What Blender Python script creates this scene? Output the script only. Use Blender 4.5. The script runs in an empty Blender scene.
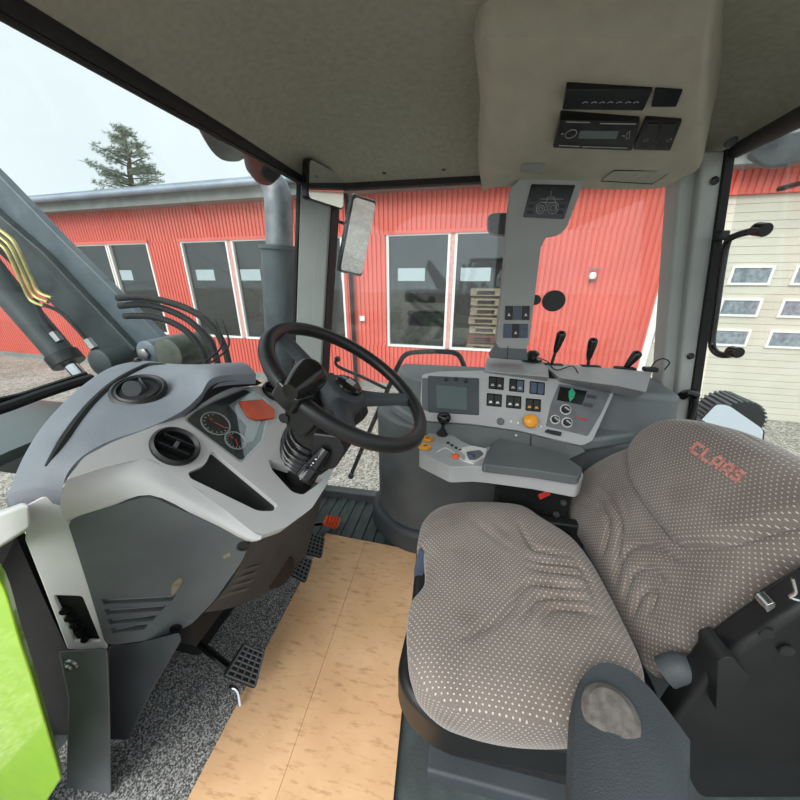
import bpy, bmesh, math, random
import numpy as np
from mathutils import Vector, Matrix
random.seed(7)
sc = bpy.context.scene
# ------------------------------------------------------------------ camera
F = 325.0; PITCH = math.atan(325/862); YAW = math.radians(11); EYE = 1.3
cam_d = bpy.data.cameras.new('camera'); cam = bpy.data.objects.new('camera', cam_d); sc.collection.objects.link(cam)
cam_d.sensor_width = 36; cam_d.lens = F/800*36; cam_d.clip_start = 0.02; cam_d.clip_end = 400
cam.location = (0, 0, EYE); cam.rotation_euler = (math.pi/2-PITCH, 0, YAW); sc.camera = cam
# ------------------------------------------------------------------ light
w = bpy.data.worlds.new('overcast_sky'); sc.world = w; w.use_nodes = True
nt = w.node_tree; bg = nt.nodes['Background']; bg.inputs[1].default_value = 1.15
tc = nt.nodes.new('ShaderNodeTexCoord'); nz = nt.nodes.new('ShaderNodeTexNoise'); cr = nt.nodes.new('ShaderNodeValToRGB')
nz.inputs['Scale'].default_value = 1.6; nz.inputs['Detail'].default_value = 3
cr.color_ramp.elements[0].position = .3; cr.color_ramp.elements[1].position = .75
cr.color_ramp.elements[0].color = (.74, .82, .88, 1); cr.color_ramp.elements[1].color = (.86, .92, .96, 1)
nt.links.new(tc.outputs['Generated'], nz.inputs['Vector']); nt.links.new(nz.outputs['Fac'], cr.inputs[0]); nt.links.new(cr.outputs[0], bg.inputs[0])
sun_d = bpy.data.lights.new('sun', 'SUN'); sun_d.energy = 3.2; sun_d.angle = math.radians(50); sun_d.color = (1, .98, .95)
sun = bpy.data.objects.new('sun', sun_d); sc.collection.objects.link(sun)
sun.rotation_euler = Vector((-0.55, -1.0, 1.0)).to_track_quat('Z', 'Y').to_euler()
vs = sc.view_settings; vs.view_transform = 'Standard'; vs.look = 'None'; vs.gamma = 1; vs.use_curve_mapping = False; vs.exposure = 0.25
# ------------------------------------------------------------------ pixel rays (a sighting from the camera to a real plane)
_c, _s = math.cos(PITCH), math.sin(PITCH)
FWD = Vector((-math.sin(YAW)*_c, math.cos(YAW)*_c, -_s)); RT = Vector((math.cos(YAW), math.sin(YAW), 0)); UPV = RT.cross(FWD)
CP = Vector((0, 0, EYE))
def ray(u, v): return (u-400)*RT + (400-v)*UPV + F*FWD
def U(u, v, x=None, y=None, z=None):
    d = ray(u, v)
    i, val = (0, x) if x is not None else (1, y) if y is not None else (2, z)
    return CP + d*((val-CP[i])/d[i])
def UP(u, v, pl):
    p, n = pl; d = ray(u, v); return CP + d*((p-CP).dot(n)/d.dot(n))
def plane(p, n): return (Vector(p), Vector(n).normalized())
# ------------------------------------------------------------------ materials
def L(c):
    return tuple(((x/255)/12.92 if x/255 <= .04045 else ((x/255+.055)/1.055)**2.4) for x in c) + (1,)
def nn(m, t, **k):
    n = m.node_tree.nodes.new(t)
    for a, b in k.items(): setattr(n, a, b)
    return n
def mat(name, col, rough=.5, metal=0, col2=None, scale=20, bump=0, bscale=None, emit=None, detail=4, spec=.5, sharp=(.35, .65), coat=0):
    m = bpy.data.materials.new(name); m.use_nodes = True; T = m.node_tree; b = T.nodes['Principled BSDF']
    b.inputs['Base Color'].default_value = L(col); b.inputs['Roughness'].default_value = rough; b.inputs['Metallic'].default_value = metal
    b.inputs['Specular IOR Level'].default_value = spec; b.inputs['Coat Weight'].default_value = coat
    t = nn(m, 'ShaderNodeTexCoord')
    c2 = col2 or tuple(min(255, int(c*.9)) for c in col)
    n = nn(m, 'ShaderNodeTexNoise'); n.inputs['Scale'].default_value = scale; n.inputs['Detail'].default_value = detail
    r = nn(m, 'ShaderNodeValToRGB'); r.color_ramp.elements[0].position = sharp[0]; r.color_ramp.elements[1].position = sharp[1]
    r.color_ramp.elements[0].color = L(col); r.color_ramp.elements[1].color = L(c2)
    T.links.new(t.outputs['Object'], n.inputs['Vector']); T.links.new(n.outputs['Fac'], r.inputs[0]); T.links.new(r.outputs[0], b.inputs['Base Color'])
    if bump:
        n2 = nn(m, 'ShaderNodeTexNoise'); n2.inputs['Scale'].default_value = bscale or scale*8; n2.inputs['Detail'].default_value = 2
        bp = nn(m, 'ShaderNodeBump'); bp.inputs['Strength'].default_value = bump; bp.inputs['Distance'].default_value = .002
        T.links.new(t.outputs['Object'], n2.inputs['Vector']); T.links.new(n2.outputs['Fac'], bp.inputs['Height']); T.links.new(bp.outputs[0], b.inputs['Normal'])
    if emit:
        b.inputs['Emission Color'].default_value = L(col); b.inputs['Emission Strength'].default_value = emit
    return m
def glass(name, fac=.06, tint=(.93, .96, .95), rough=.02, dust=0):
    m = bpy.data.materials.new(name); m.use_nodes = True; T = m.node_tree; T.nodes.clear()
    o = nn(m, 'ShaderNodeOutputMaterial'); a = nn(m, 'ShaderNodeBsdfTransparent'); g = nn(m, 'ShaderNodeBsdfGlossy'); x = nn(m, 'ShaderNodeMixShader')
    a.inputs[0].default_value = (*tint, 1); g.inputs['Roughness'].default_value = rough
    x.inputs[0].default_value = fac
    T.links.new(a.outputs[0], x.inputs[1]); T.links.new(g.outputs[0], x.inputs[2])
    if dust:
        d = nn(m, 'ShaderNodeBsdfDiffuse'); d.inputs[0].default_value = (.75, .77, .77, 1); y = nn(m, 'ShaderNodeMixShader')
        t = nn(m, 'ShaderNodeTexCoord'); n = nn(m, 'ShaderNodeTexNoise'); n.inputs['Scale'].default_value = 3; n.inputs['Detail'].default_value = 8
        mm = nn(m, 'ShaderNodeMath', operation='MULTIPLY'); mm.inputs[1].default_value = dust
        T.links.new(t.outputs['Object'], n.inputs['Vector']); T.links.new(n.outputs['Fac'], mm.inputs[0]); T.links.new(mm.outputs[0], y.inputs[0])
        T.links.new(x.outputs[0], y.inputs[1]); T.links.new(d.outputs[0], y.inputs[2]); T.links.new(y.outputs[0], o.inputs[0])
    else: T.links.new(x.outputs[0], o.inputs[0])
    return m
M = {}
M['dash_top'] = mat('dash_top_blue_grey', (128, 133, 140), .62, col2=(116, 121, 129), scale=6, bump=.5, bscale=450)
M['light'] = mat('light_grey_plastic', (204, 204, 203), .5, col2=(194, 194, 193), scale=5, bump=.25, bscale=500)
M['dark'] = mat('dark_grey_plastic', (92, 97, 98), .55, col2=(80, 84, 86), scale=7, bump=.5, bscale=400)
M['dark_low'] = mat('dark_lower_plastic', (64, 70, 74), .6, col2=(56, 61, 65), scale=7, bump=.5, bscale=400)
M['consolegrey'] = mat('console_grey_plastic', (112, 118, 119), .5, col2=(100, 106, 108), scale=5, bump=.3, bscale=400)
M['panel'] = mat('panel_grey_plastic', (166, 168, 168), .5, col2=(158, 160, 160), scale=8, bump=.2, bscale=500)
M['subpanel'] = mat('sub_panel_grey', (100, 104, 107), .5)
M['black'] = mat('black_plastic', (26, 27, 28), .42, col2=(20, 21, 22), scale=10)
M['black_matt'] = mat('black_rubber', (20, 20, 21), .75, col2=(28, 28, 29), scale=30, bump=.3)
M['gloss'] = mat('glossy_black', (14, 15, 16), .18, col2=(18, 18, 19))
M['headliner'] = mat('headliner_fabric', (160, 158, 144), .9, col2=(150, 148, 134), scale=60, bump=.6, bscale=600)
M['headcons'] = mat('overhead_console_plastic', (172, 168, 152), .7, col2=(164, 160, 145), scale=20, bump=.4, bscale=500)
M['pillar'] = mat('pillar_grey_paint', (140, 144, 141), .5, col2=(132, 136, 133), scale=6)
M['pillar_rear'] = mat('rear_pillar_grey_paint', (166, 170, 166), .5, col2=(158, 162, 158), scale=6)
M['column'] = mat('column_grey_plastic', (156, 158, 155), .55, col2=(148, 150, 148), scale=6, bump=.3, bscale=400)
M['rubberfloor'] = mat('green_grey_rubber_floor', (74, 84, 82), .7, col2=(60, 68, 67), scale=12, bump=.4, bscale=150)
M['carpet'] = mat('speckled_mat', (74, 74, 74), .9, col2=(190, 190, 186), scale=240, bump=.8, bscale=300, sharp=(.44, .66), detail=2)
M['orange'] = mat('orange_plastic', (236, 92, 42), .4)
M['amber'] = mat('amber_plastic', (240, 160, 30), .35)
M['red'] = mat('red_plastic', (215, 60, 55), .4)
M['redprint'] = mat('red_print', (206, 60, 54), .6)
M['badge'] = mat('faded_red_embroidery', (216, 150, 138), .9, col2=(202, 132, 122), scale=150, bump=.5)
M['badgegrey'] = mat('grey_worn_fabric', (106, 101, 96), .95, col2=(84, 80, 76), scale=90, bump=.4)
M['white'] = mat('white_print', (225, 225, 222), .6)
M['greyprint'] = mat('grey_print', (170, 172, 172), .6)
M['blue'] = mat('blue_grey_switch', (72, 84, 104), .4)
M['screen'] = mat('lcd_dark_glass', (84, 98, 98), .15, col2=(92, 104, 104), scale=3)
M['green'] = mat('green_symbol', (40, 160, 120), .4)
M['chrome'] = mat('chrome', (225, 228, 230), .12, 1)
M['mirror'] = mat('mirror_glass', (225, 228, 230), .02, 1, col2=(225, 228, 230))
M['steel'] = mat('steel', (150, 152, 152), .35, .9)
M['brass'] = mat('yellow_zinc_pipe', (190, 176, 110), .35, .6)
M['loader'] = mat('loader_blue_grey_paint', (80, 92, 100), .4, col2=(96, 108, 116), scale=9)
M['loader_dark'] = mat('loader_dark_paint', (48, 56, 58), .5, col2=(60, 70, 70), scale=9)
M['greenpaint'] = mat('weathered_green_casting', (62, 74, 62), .6, col2=(88, 92, 82), scale=25)
M['hood'] = mat('bonnet_dark_paint', (84, 94, 94), .4, col2=(74, 84, 84), scale=3)
M['lime'] = mat('lime_green_paint', (158, 208, 26), .3, col2=(150, 200, 24), coat=.5)
M['galv'] = mat('galvanised_exhaust', (140, 145, 150), .5, .5, col2=(112, 118, 124), scale=18)
M['exhaust_dark'] = mat('exhaust_guard_grey', (84, 92, 98), .5, .3, col2=(74, 82, 88), scale=18)
M['redwall'] = mat('red_sheet_cladding', (222, 106, 92), .6, col2=(212, 99, 86), scale=1.2)
M['roof'] = mat('grey_roof_sheet', (150, 162, 176), .45, .2, col2=(134, 146, 160), scale=2)
M['fascia'] = mat('pale_fascia', (138, 144, 142), .6, col2=(120, 126, 124), scale=3)
M['trimpink'] = mat('pale_pink_window_trim', (226, 170, 164), .6)
M['frame_white'] = mat('white_window_frame', (240, 240, 236), .5, col2=(230, 230, 226))
M['door_panel'] = mat('cream_sectional_door', (212, 207, 192), .6, col2=(202, 197, 182), scale=1.5)
M['door_glass'] = mat('dusty_door_pane', (112, 122, 132), .2, col2=(150, 158, 164), scale=14)
M['wood'] = mat('pallet_wood', (238, 208, 182), .8, col2=(214, 182, 152), scale=8)
M['redwood'] = mat('red_painted_wood', (170, 70, 60), .8)
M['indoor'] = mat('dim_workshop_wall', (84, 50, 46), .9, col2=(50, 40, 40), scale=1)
M['indoorfloor'] = mat('workshop_floor', (90, 90, 88), .8)
M['farmgreen'] = mat('machine_green', (58, 80, 50), .6, col2=(90, 110, 80), scale=6)
M['bark'] = mat('pine_bark', (86, 74, 62), .9, col2=(110, 92, 72), scale=8)
M['needles'] = mat('pine_needles', (128, 144, 122), .9, col2=(150, 162, 142), scale=3)  # needle green made paler to put the haze into the colour
M['glass_cab'] = glass('cab_glass', .045, dust=.06)
M['glass_bld'] = glass('building_glass', .10, tint=(.8, .84, .83))
M['cluster'] = mat('instrument_face', (70, 74, 76), .25, col2=(84, 88, 88), scale=12)
M['paleface'] = mat('pale_reflection_face', (188, 192, 190), .3, col2=(176, 180, 178), scale=14)  # pale part of the reflection painted on the cluster
M['gaugeface'] = mat('gauge_face', (38, 40, 42), .35)
M['mud'] = mat('dried_mud', (140, 128, 104), .9, col2=(120, 108, 88), scale=60)
# gravel
def gravel():
    m = mat('gravel', (150, 146, 138), .95, bump=.0); T = m.node_tree; b = T.nodes['Principled BSDF']
    t = nn(m, 'ShaderNodeTexCoord'); v = nn(m, 'ShaderNodeTexVoronoi'); v.inputs['Scale'].default_value = 34
    n = nn(m, 'ShaderNodeTexNoise'); n.inputs['Scale'].default_value = .7; n.inputs['Detail'].default_value = 6
    r = nn(m, 'ShaderNodeValToRGB'); E_ = r.color_ramp.elements
    E_[0].position = 0; E_[0].color = L((96, 92, 86)); E_[1].position = 1; E_[1].color = L((226, 222, 212)); e = E_.new(.5); e.color = L((172, 168, 158))
    x = nn(m, 'ShaderNodeMixRGB', blend_type='MULTIPLY'); x.inputs[0].default_value = .6
    r2 = nn(m, 'ShaderNodeValToRGB'); r2.color_ramp.elements[0].position = .35; r2.color_ramp.elements[0].color = (.55, .53, .5, 1); r2.color_ramp.elements[1].position = .6; r2.color_ramp.elements[1].color = (1, 1, 1, 1)
    T.links.new(t.outputs['Object'], v.inputs['Vector']); T.links.new(t.outputs['Object'], n.inputs['Vector'])
    T.links.new(v.outputs['Color'], r.inputs[0]); T.links.new(n.outputs['Fac'], r2.inputs[0])
    T.links.new(r.outputs[0], x.inputs[1]); T.links.new(r2.outputs[0], x.inputs[2]); T.links.new(x.outputs[0], b.inputs['Base Color'])
    bp = nn(m, 'ShaderNodeBump'); bp.inputs['Strength'].default_value = .8; bp.inputs['Distance'].default_value = .03
    T.links.new(v.outputs['Distance'], bp.inputs['Height']); T.links.new(bp.outputs[0], b.inputs['Normal'])
    return m
M['gravel'] = gravel()
def cardboard():
    m = mat('cardboard', (230, 188, 144), .85, col2=(214, 170, 126), scale=5, bump=.2, bscale=60); T = m.node_tree; b = T.nodes['Principled BSDF']
    src = b.inputs['Base Color'].links[0].from_socket
    t = nn(m, 'ShaderNodeTexCoord'); mp = nn(m, 'ShaderNodeMapping'); mp.inputs['Scale'].default_value = (6, 26, 6)
    n = nn(m, 'ShaderNodeTexNoise'); n.inputs['Scale'].default_value = 2.2; n.inputs['Detail'].default_value = 8; n.inputs['Roughness'].default_value = .7
    r = nn(m, 'ShaderNodeValToRGB'); r.color_ramp.elements[0].position = .53; r.color_ramp.elements[0].color = (1, 1, 1, 1); r.color_ramp.elements[1].position = .7; r.color_ramp.elements[1].color = (.62, .56, .48, 1)
    x = nn(m, 'ShaderNodeMixRGB', blend_type='MULTIPLY'); x.inputs[0].default_value = 1
    T.links.new(t.outputs['Object'], mp.inputs[0]); T.links.new(mp.outputs[0], n.inputs['Vector']); T.links.new(n.outputs['Fac'], r.inputs[0])
    T.links.new(src, x.inputs[1]); T.links.new(r.outputs[0], x.inputs[2]); T.links.new(x.outputs[0], b.inputs['Base Color'])
    return m
M['card'] = cardboard()
def fabric():
    m = mat('dotted_seat_fabric', (130, 121, 114), .95, col2=(118, 109, 103), scale=9); T = m.node_tree; b = T.nodes['Principled BSDF']
    b.inputs['Sheen Weight'].default_value = .25; b.inputs['Specular IOR Level'].default_value = .15
    src = b.inputs['Base Color'].links[0].from_socket
    uv = nn(m, 'ShaderNodeUVMap'); sp = nn(m, 'ShaderNodeSeparateXYZ'); T.links.new(uv.outputs[0], sp.inputs[0])
    def math_(op, a, b_=None, c=None):
        n = nn(m, 'ShaderNodeMath', operation=op)
        for i, q in enumerate((a, b_, c)):
            if q is None: continue
            if isinstance(q, (int, float)): n.inputs[i].default_value = q
            else: T.links.new(q, n.inputs[i])
        return n.outputs[0]
    px, py = .0115, .0068
    row = math_('FLOOR', math_('DIVIDE', sp.outputs[1], py))
    odd = math_('MULTIPLY', math_('MODULO', math_('ABSOLUTE', row), 2), .5)
    fx = math_('SUBTRACT', math_('FRACT', math_('ADD', math_('DIVIDE', sp.outputs[0], px), odd)), .5)
    fy = math_('SUBTRACT', math_('FRACT', math_('DIVIDE', sp.outputs[1], py)), .5)
    d = math_('SQRT', math_('ADD', math_('POWER', math_('MULTIPLY', fx, 1.7), 2), math_('POWER', math_('MULTIPLY', fy, 1.5), 2)))
    k = math_('LESS_THAN', d, .26)
    # fine weave
    wv = nn(m, 'ShaderNodeTexNoise'); wv.inputs['Scale'].default_value = 700; wv.inputs['Detail'].default_value = 1
    T.links.new(uv.outputs[0], wv.inputs['Vector'])
    wr = nn(m, 'ShaderNodeValToRGB'); wr.color_ramp.elements[0].position = .3; wr.color_ramp.elements[0].color = (.55, .55, .55, 1); wr.color_ramp.elements[1].position = .7; wr.color_ramp.elements[1].color = (1.25, 1.25, 1.25, 1)
    T.links.new(wv.outputs['Fac'], wr.inputs[0])
    mx = nn(m, 'ShaderNodeMixRGB', blend_type='MULTIPLY'); mx.inputs[0].default_value = .7; T.links.new(src, mx.inputs[1]); T.links.new(wr.outputs[0], mx.inputs[2])
    x = nn(m, 'ShaderNodeMixRGB'); T.links.new(k, x.inputs[0]); T.links.new(mx.outputs[0], x.inputs[1]); x.inputs[2].default_value = L((188, 181, 173))
    # worn grime patches
    g = nn(m, 'ShaderNodeTexNoise'); g.inputs['Scale'].default_value = 5.5; g.inputs['Detail'].default_value = 3; T.links.new(uv.outputs[0], g.inputs['Vector'])
    gr = nn(m, 'ShaderNodeValToRGB'); gr.color_ramp.elements[0].position = .5; gr.color_ramp.elements[0].color = (1, 1, 1, 1); gr.color_ramp.elements[1].position = .75; gr.color_ramp.elements[1].color = (.72, .7, .66, 1)
    T.links.new(g.outputs['Fac'], gr.inputs[0])
    y = nn(m, 'ShaderNodeMixRGB', blend_type='MULTIPLY'); y.inputs[0].default_value = 1; T.links.new(x.outputs[0], y.inputs[1]); T.links.new(gr.outputs[0], y.inputs[2])
    T.links.new(y.outputs[0], b.inputs['Base Color'])
    bp = nn(m, 'ShaderNodeBump'); bp.inputs['Strength'].default_value = .25; bp.inputs['Distance'].default_value = .002
    T.links.new(k, bp.inputs['Height']); T.links.new(bp.outputs[0], b.inputs['Normal'])
    return m
M['fabric'] = fabric()
# ------------------------------------------------------------------ object helpers
def off(p):
    v = Vector((0, 0, 0))
    while p: v += p.location; p = p.parent
    return v
def struct(mb, name, m, **k): return mb.build(name, m, kind='structure', **k)
def tag(o, label=None, cat=None, group=None, kind=None):
    if label: o['label'] = label
    if cat: o['category'] = cat
    if group: o['group'] = group
    if kind: o['kind'] = kind
    return o
def thing(name, loc, label, cat, group=None):
    o = bpy.data.objects.new(name, None); sc.collection.objects.link(o); o.location = Vector(loc); o.empty_display_size = .05
    return tag(o, label, cat, group)
def V(*a): return Vector(a)
def cr_(p0, p1, p2, p3, t):
    return .5*((2*p1)+(p2-p0)*t+(2*p0-5*p1+4*p2-p3)*t*t+(3*p1-p0-3*p2+p3)*t**3)
def spline(P_, n, closed=False):
    P_ = [Vector(p) for p in P_]; m = len(P_); out = []
    segs = m if closed else m-1
    for i in range(segs):
        g = (lambda k: P_[k % m]) if closed else (lambda k: P_[min(max(k, 0), m-1)])
        for j in range(n): out.append(cr_(g(i-1), g(i), g(i+1), g(i+2), j/n))
    if not closed: out.append(P_[-1].copy())
    return out
class MB:
    def __init__(s): s.v = []; s.f = []
    def add(s, vs, fs):
        b = len(s.v); s.v += [Vector(q) for q in vs]; s.f += [tuple(i+b for i in f) for f in fs]; return s
    def box(s, c, d, R=None):
        c = Vector(c); R = R or Matrix.Identity(3); vs = []
        for x in (-.5, .5):
            for y in (-.5, .5):
                for z in (-.5, .5): vs.append(c + R @ Vector((x*d[0], y*d[1], z*d[2])))
        return s.add(vs, [(0, 1, 3, 2), (4, 6, 7, 5), (0, 4, 5, 1), (2, 3, 7, 6), (0, 2, 6, 4), (1, 5, 7, 3)])
    def tube(s, P_, r, n=10, smooth=0, closed=False):
        rr = r if isinstance(r, (list, tuple)) else None
        if smooth:
            if rr: rr = [q.x for q in spline([V(a, 0, 0) for a in rr], smooth)]
            P_ = spline(P_, smooth, closed)
        P_ = [Vector(p) for p in P_]; m = len(P_); vs = []; fs = []
        prev = None
        for i, p in enumerate(P_):
            if closed: t = P_[(i+1) % m]-P_[i-1]
            else: t = P_[min(i+1, m-1)]-P_[max(i-1, 0)]
            t.normalize()
            if prev is None:
                a = t.cross(V(0, 0, 1)) if abs(t.z) < .9 else t.cross(V(1, 0, 0))
            else: a = prev - t*prev.dot(t)
            a.normalize(); prev = a; b = t.cross(a); q = rr[i] if rr else r
            for k in range(n):
                an = 2*math.pi*k/n; vs.append(p + q*(math.cos(an)*a+math.sin(an)*b))
        for i in range(m if closed else m-1):
            for k in range(n):
                A = i*n+k; B = i*n+(k+1) % n; i2 = (i+1) % m; fs.append((A, B, i2*n+(k+1) % n, i2*n+k))
        if not closed: fs += [tuple(range(n))[::-1], tuple((m-1)*n+k for k in range(n))]
        return s.add(vs, fs)
    def lathe(s, prof, c, ax, n=32, ref=None):
        c = Vector(c); ax = Vector(ax).normalized(); a = ax.cross(V(0, 0, 1)) if abs(ax.z) < .9 else ax.cross(V(1, 0, 0)); a.normalize(); b = ax.cross(a)
        vs = []; fs = []; m = len(prof)
        for r, h in prof:
            for k in range(n):
                t = 2*math.pi*k/n; vs.append(c+ax*h+max(r, 1e-5)*(math.cos(t)*a+math.sin(t)*b))
        for i in range(m-1):
            for k in range(n): fs.append((i*n+k, i*n+(k+1) % n, (i+1)*n+(k+1) % n, (i+1)*n+k))
        fs += [tuple(range(n))[::-1], tuple((m-1)*n+k for k in range(n))]
        return s.add(vs, fs)
    def slab(s, P_, vec):
        vec = Vector(vec); P_ = [Vector(p) for p in P_]; n = len(P_)
        return s.add(P_+[p+vec for p in P_], [tuple(range(n)), tuple(range(2*n-1, n-1, -1))]+[(i, i+n, (i+1) % n+n, (i+1) % n) for i in range(n)])
    def slab_holes(s, outer, holes, vec):
        vec = Vector(vec); bm = bmesh.new(); loops = [outer]+holes; es = []
        for lp in loops:
            vs = [bm.verts.new(Vector(p)) for p in lp]
            for i in range(len(vs)): es.append(bm.edges.new((vs[i], vs[(i+1) % len(vs)])))
        bmesh.ops.triangle_fill(bm, use_beauty=True, use_dissolve=False, edges=es)
        bm.verts.index_update(); b0 = len(bm.verts); vs = [v.co.copy() for v in bm.verts]; fs = [tuple(v.index for v in f.verts) for f in bm.faces]
        be = [(e.verts[0].index, e.verts[1].index) for e in bm.edges if len(e.link_faces) == 1]
        bm.free()
        return s.add(vs+[v+vec for v in vs], fs+[tuple(i+b0 for i in f[::-1]) for f in fs]+[(a, b, b+b0, a+b0) for a, b in be])
    def patch(s, G, vec, nu=6, nv=6):
        """smooth closed shell through a control grid, thickened along vec"""
        rows = [spline(r, nu) for r in G]; cols = [spline([r[j] for r in rows], nv) for j in range(len(rows[0]))]
        R_ = len(cols[0]); Cn = len(cols); vs = [cols[j][i] for i in range(R_) for j in range(Cn)]; n = len(vs); vec = Vector(vec); fs = []
        for i in range(R_-1):
            for j in range(Cn-1):
                q = (i*Cn+j, i*Cn+j+1, (i+1)*Cn+j+1, (i+1)*Cn+j); fs.append(q); fs.append(tuple(k+n for k in q[::-1]))
        bd = [j for j in range(Cn)]+[i*Cn+Cn-1 for i in range(1, R_)]+[(R_-1)*Cn+j for j in range(Cn-2, -1, -1)]+[i*Cn for i in range(R_-2, 0, -1)]
        for a, b in zip(bd, bd[1:]+bd[:1]): fs.append((b, a, a+n, b+n))
        return s.add(vs+[v+vec for v in vs], fs)
    def build(s, name, m, parent=None, bevel=0, seg=2, angle=38, label=None, uvs=None, kind=None, cat=None, group=None, sub=0):
        me = bpy.data.meshes.new(name)
        if parent is not None: o_ = off(parent)
        else:
            xs = [q.x for q in s.v]; ys = [q.y for q in s.v]; zs = [q.z for q in s.v]; o_ = V((min(xs)+max(xs))/2, (min(ys)+max(ys))/2, min(zs))
        me.from_pydata([tuple(q-o_) for q in s.v], [], s.f); me.validate()
        bm = bmesh.new(); bm.from_mesh(me); bmesh.ops.recalc_face_normals(bm, faces=bm.faces); bm.to_mesh(me); bm.free()
        me.shade_smooth(); me.set_sharp_from_angle(angle=math.radians(angle))
        if uvs is not None:
            l = me.uv_layers.new(name='UVMap')
            for lp in me.loops: l.data[lp.index].uv = uvs[lp.vertex_index]
        ms = m if isinstance(m, (list, tuple)) else [m]
        for q in ms: me.materials.append(q)
        o = bpy.data.objects.new(name, me); sc.collection.objects.link(o)
        if parent is not None: o.parent = parent
        else: o.location = o_
        if bevel:
            md = o.modifiers.new('bevel', 'BEVEL'); md.width = bevel; md.segments = seg; md.limit_method = 'ANGLE'; md.angle_limit = math.radians(32); md.harden_normals = True
        return tag(o, label, cat, group, kind)
def rp(P_, r, seg=5):
    """round the corners of a planar polygon"""
    P_ = [Vector(p) for p in P_]; n = len(P_); out = []
    for i in range(n):
        a, b, c = P_[i-1], P_[i], P_[(i+1) % n]; da = (a-b).length; dc = (c-b).length
        q = min(r, da*.45, dc*.45); p0 = b+(a-b)*(q/da); p1 = b+(c-b)*(q/dc)
        for k in range(seg+1):
            t = k/seg; out.append(p0*(1-t)**2+b*2*t*(1-t)+p1*t*t)
    return out
def poly(px, pl, r=0, seg=5):
    q = [UP(u, v, pl) for u, v in px]
    return rp(q, r, seg) if r else q
def circle(c, n, r, k=24, r2=None, up=None):
    n = Vector(n).normalized(); a = n.cross(V(0, 0, 1)) if abs(n.z) < .95 else n.cross(V(1, 0, 0)); a.normalize(); b = n.cross(a)
    return [Vector(c)+math.cos(2*math.pi*i/k)*r*a+math.sin(2*math.pi*i/k)*(r2 or r)*b for i in range(k)]
def ring(mb, c, n, r, t, k=28):
    return mb.tube(circle(c, n, r, k), t, 6, closed=True)
def copy_tree(o, parent=None):
    c = o.copy(); sc.collection.objects.link(c); c.parent = parent
    for ch in list(o.children): copy_tree(ch, c)
    return c
# letters and digits as strokes on a unit cell (0..1 wide, 0..1 high)
STROKES = {'C': [[(1, 1), (.15, 1), (0, .85), (0, .15), (.15, 0), (1, 0)]], 'L': [[(0, 1), (0, 0), (.9, 0)]], 'A': [[(0, 0), (0, .8), (.2, 1), (.8, 1), (1, .8), (1, 0)], [(0, .45), (1, .45)]],
           'S': [[(1, 1), (.1, 1), (0, .85), (0, .55), (1, .45), (1, .1), (.9, 0), (0, 0)]]}
# ================================================================== OUTSIDE: ground, building, tree
S_ = V(.9976, -.0690, 0); NO = V(-.0690, -.9976, 0); W0 = V(-1.673, 7.792, 0)
GZ = -1.4
def WP(s, z, out=0): return W0+S_*s+NO*out+V(0, 0, z)
def wbox(mb, s0, s1, z0, z1, o0, o1):
    return mb.slab([WP(s0, z0, o0), WP(s1, z0, o0), WP(s1, z1, o0), WP(s0, z1, o0)], NO*(o1-o0))
g = MB(); g.box((0, 0, GZ-.1), (160, 120, .2)); g.build('ground', M['gravel'], kind='structure', label='grey gravel yard around the tractor')
bd = thing('workshop_building', WP(-2, GZ), 'long red sheet metal workshop with pale window frames and grey roof across the yard', 'building')
wins = [(-9.86, -8.49), (-8.35, -7.0), (-5.79, -4.42), (-4.2, -2.85), (-2.25, -1.27), (-.1, 1.22), (1.42, 2.78)]
WZ0, WZ1 = -.24, 2.15
# corrugated wall cut by the window openings: strips between them
mb = MB()
def corr(mb, s0, s1, z0, z1):
    p = .105; n = max(1, round((s1-s0)/p)); d = (s1-s0)/n; pts = []
    for i in range(n):
        a = s0+i*d
        pts += [(a, 0), (a+.6*d, 0), (a+.72*d, -.025), (a+.88*d, -.025)]
    pts.append((s1, 0))
    vs = [WP(s, z0, o) for s, o in pts]+[WP(s, z1, o) for s, o in pts]; m = len(pts)
    vs += [WP(s1, z0, -.12), WP(s0, z0, -.12), WP(s1, z1, -.12), WP(s0, z1, -.12)]
    fs = [(i, i+1, m+i+1, m+i) for i in range(m-1)]+[(m-1, 2*m, 2*m+2, 2*m-1), (2*m, 2*m+1, 2*m+3, 2*m+2), (2*m+1, 0, m, 2*m+3)]
    fs += [tuple(range(m))+(2*m, 2*m+1), tuple(range(m, 2*m))[::-1]+(2*m+3, 2*m+2)]
    mb.add(vs, fs)
corr(mb, -24, 5.38, WZ1+.04, 3.0); corr(mb, -24, 5.38, GZ+.15, WZ0-.04)
edges = [-24, -9.9, -6.95, -5.84, -2.8, -2.3, -1.22, -.15, 2.83, 5.38]
for a, b in ((-24, -9.9), (-6.95, -5.84), (-2.8, -2.3), (-1.22, -.15), (2.83, 5.38)): corr(mb, a, b, WZ0-.04, WZ1+.04)
corr(mb, 5.38, 24, 2.62, 3.0); corr(mb, 12.4, 24, GZ+.15, 2.62)
mb.build('cladding', M['redwall'], bd, angle=20)
mb = MB(); wbox(mb, -24, 5.4, GZ, GZ+.15, -.1, .01); mb.build('plinth', M['fascia'], bd)
mb = MB()
for a, b in ((-9.9, -6.95), (-5.84, -2.8), (-.15, 2.83)):   # drip flashing above each pair
    wbox(mb, a-.05, b+.05, WZ1+.03, WZ1+.1, 0, .04)
wbox(mb, -2.35, -1.18, WZ1+.03, WZ1+.1, 0, .04)
mb.build('window_flashing', M['redwall'], bd)
for a in (-8.42, -4.31, 1.32): mb = MB(); wbox(mb, a-.06, a+.06, WZ0-.03, WZ1+.03, -.1, .0); mb.build('window_post', M['trimpink'], bd)
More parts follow.
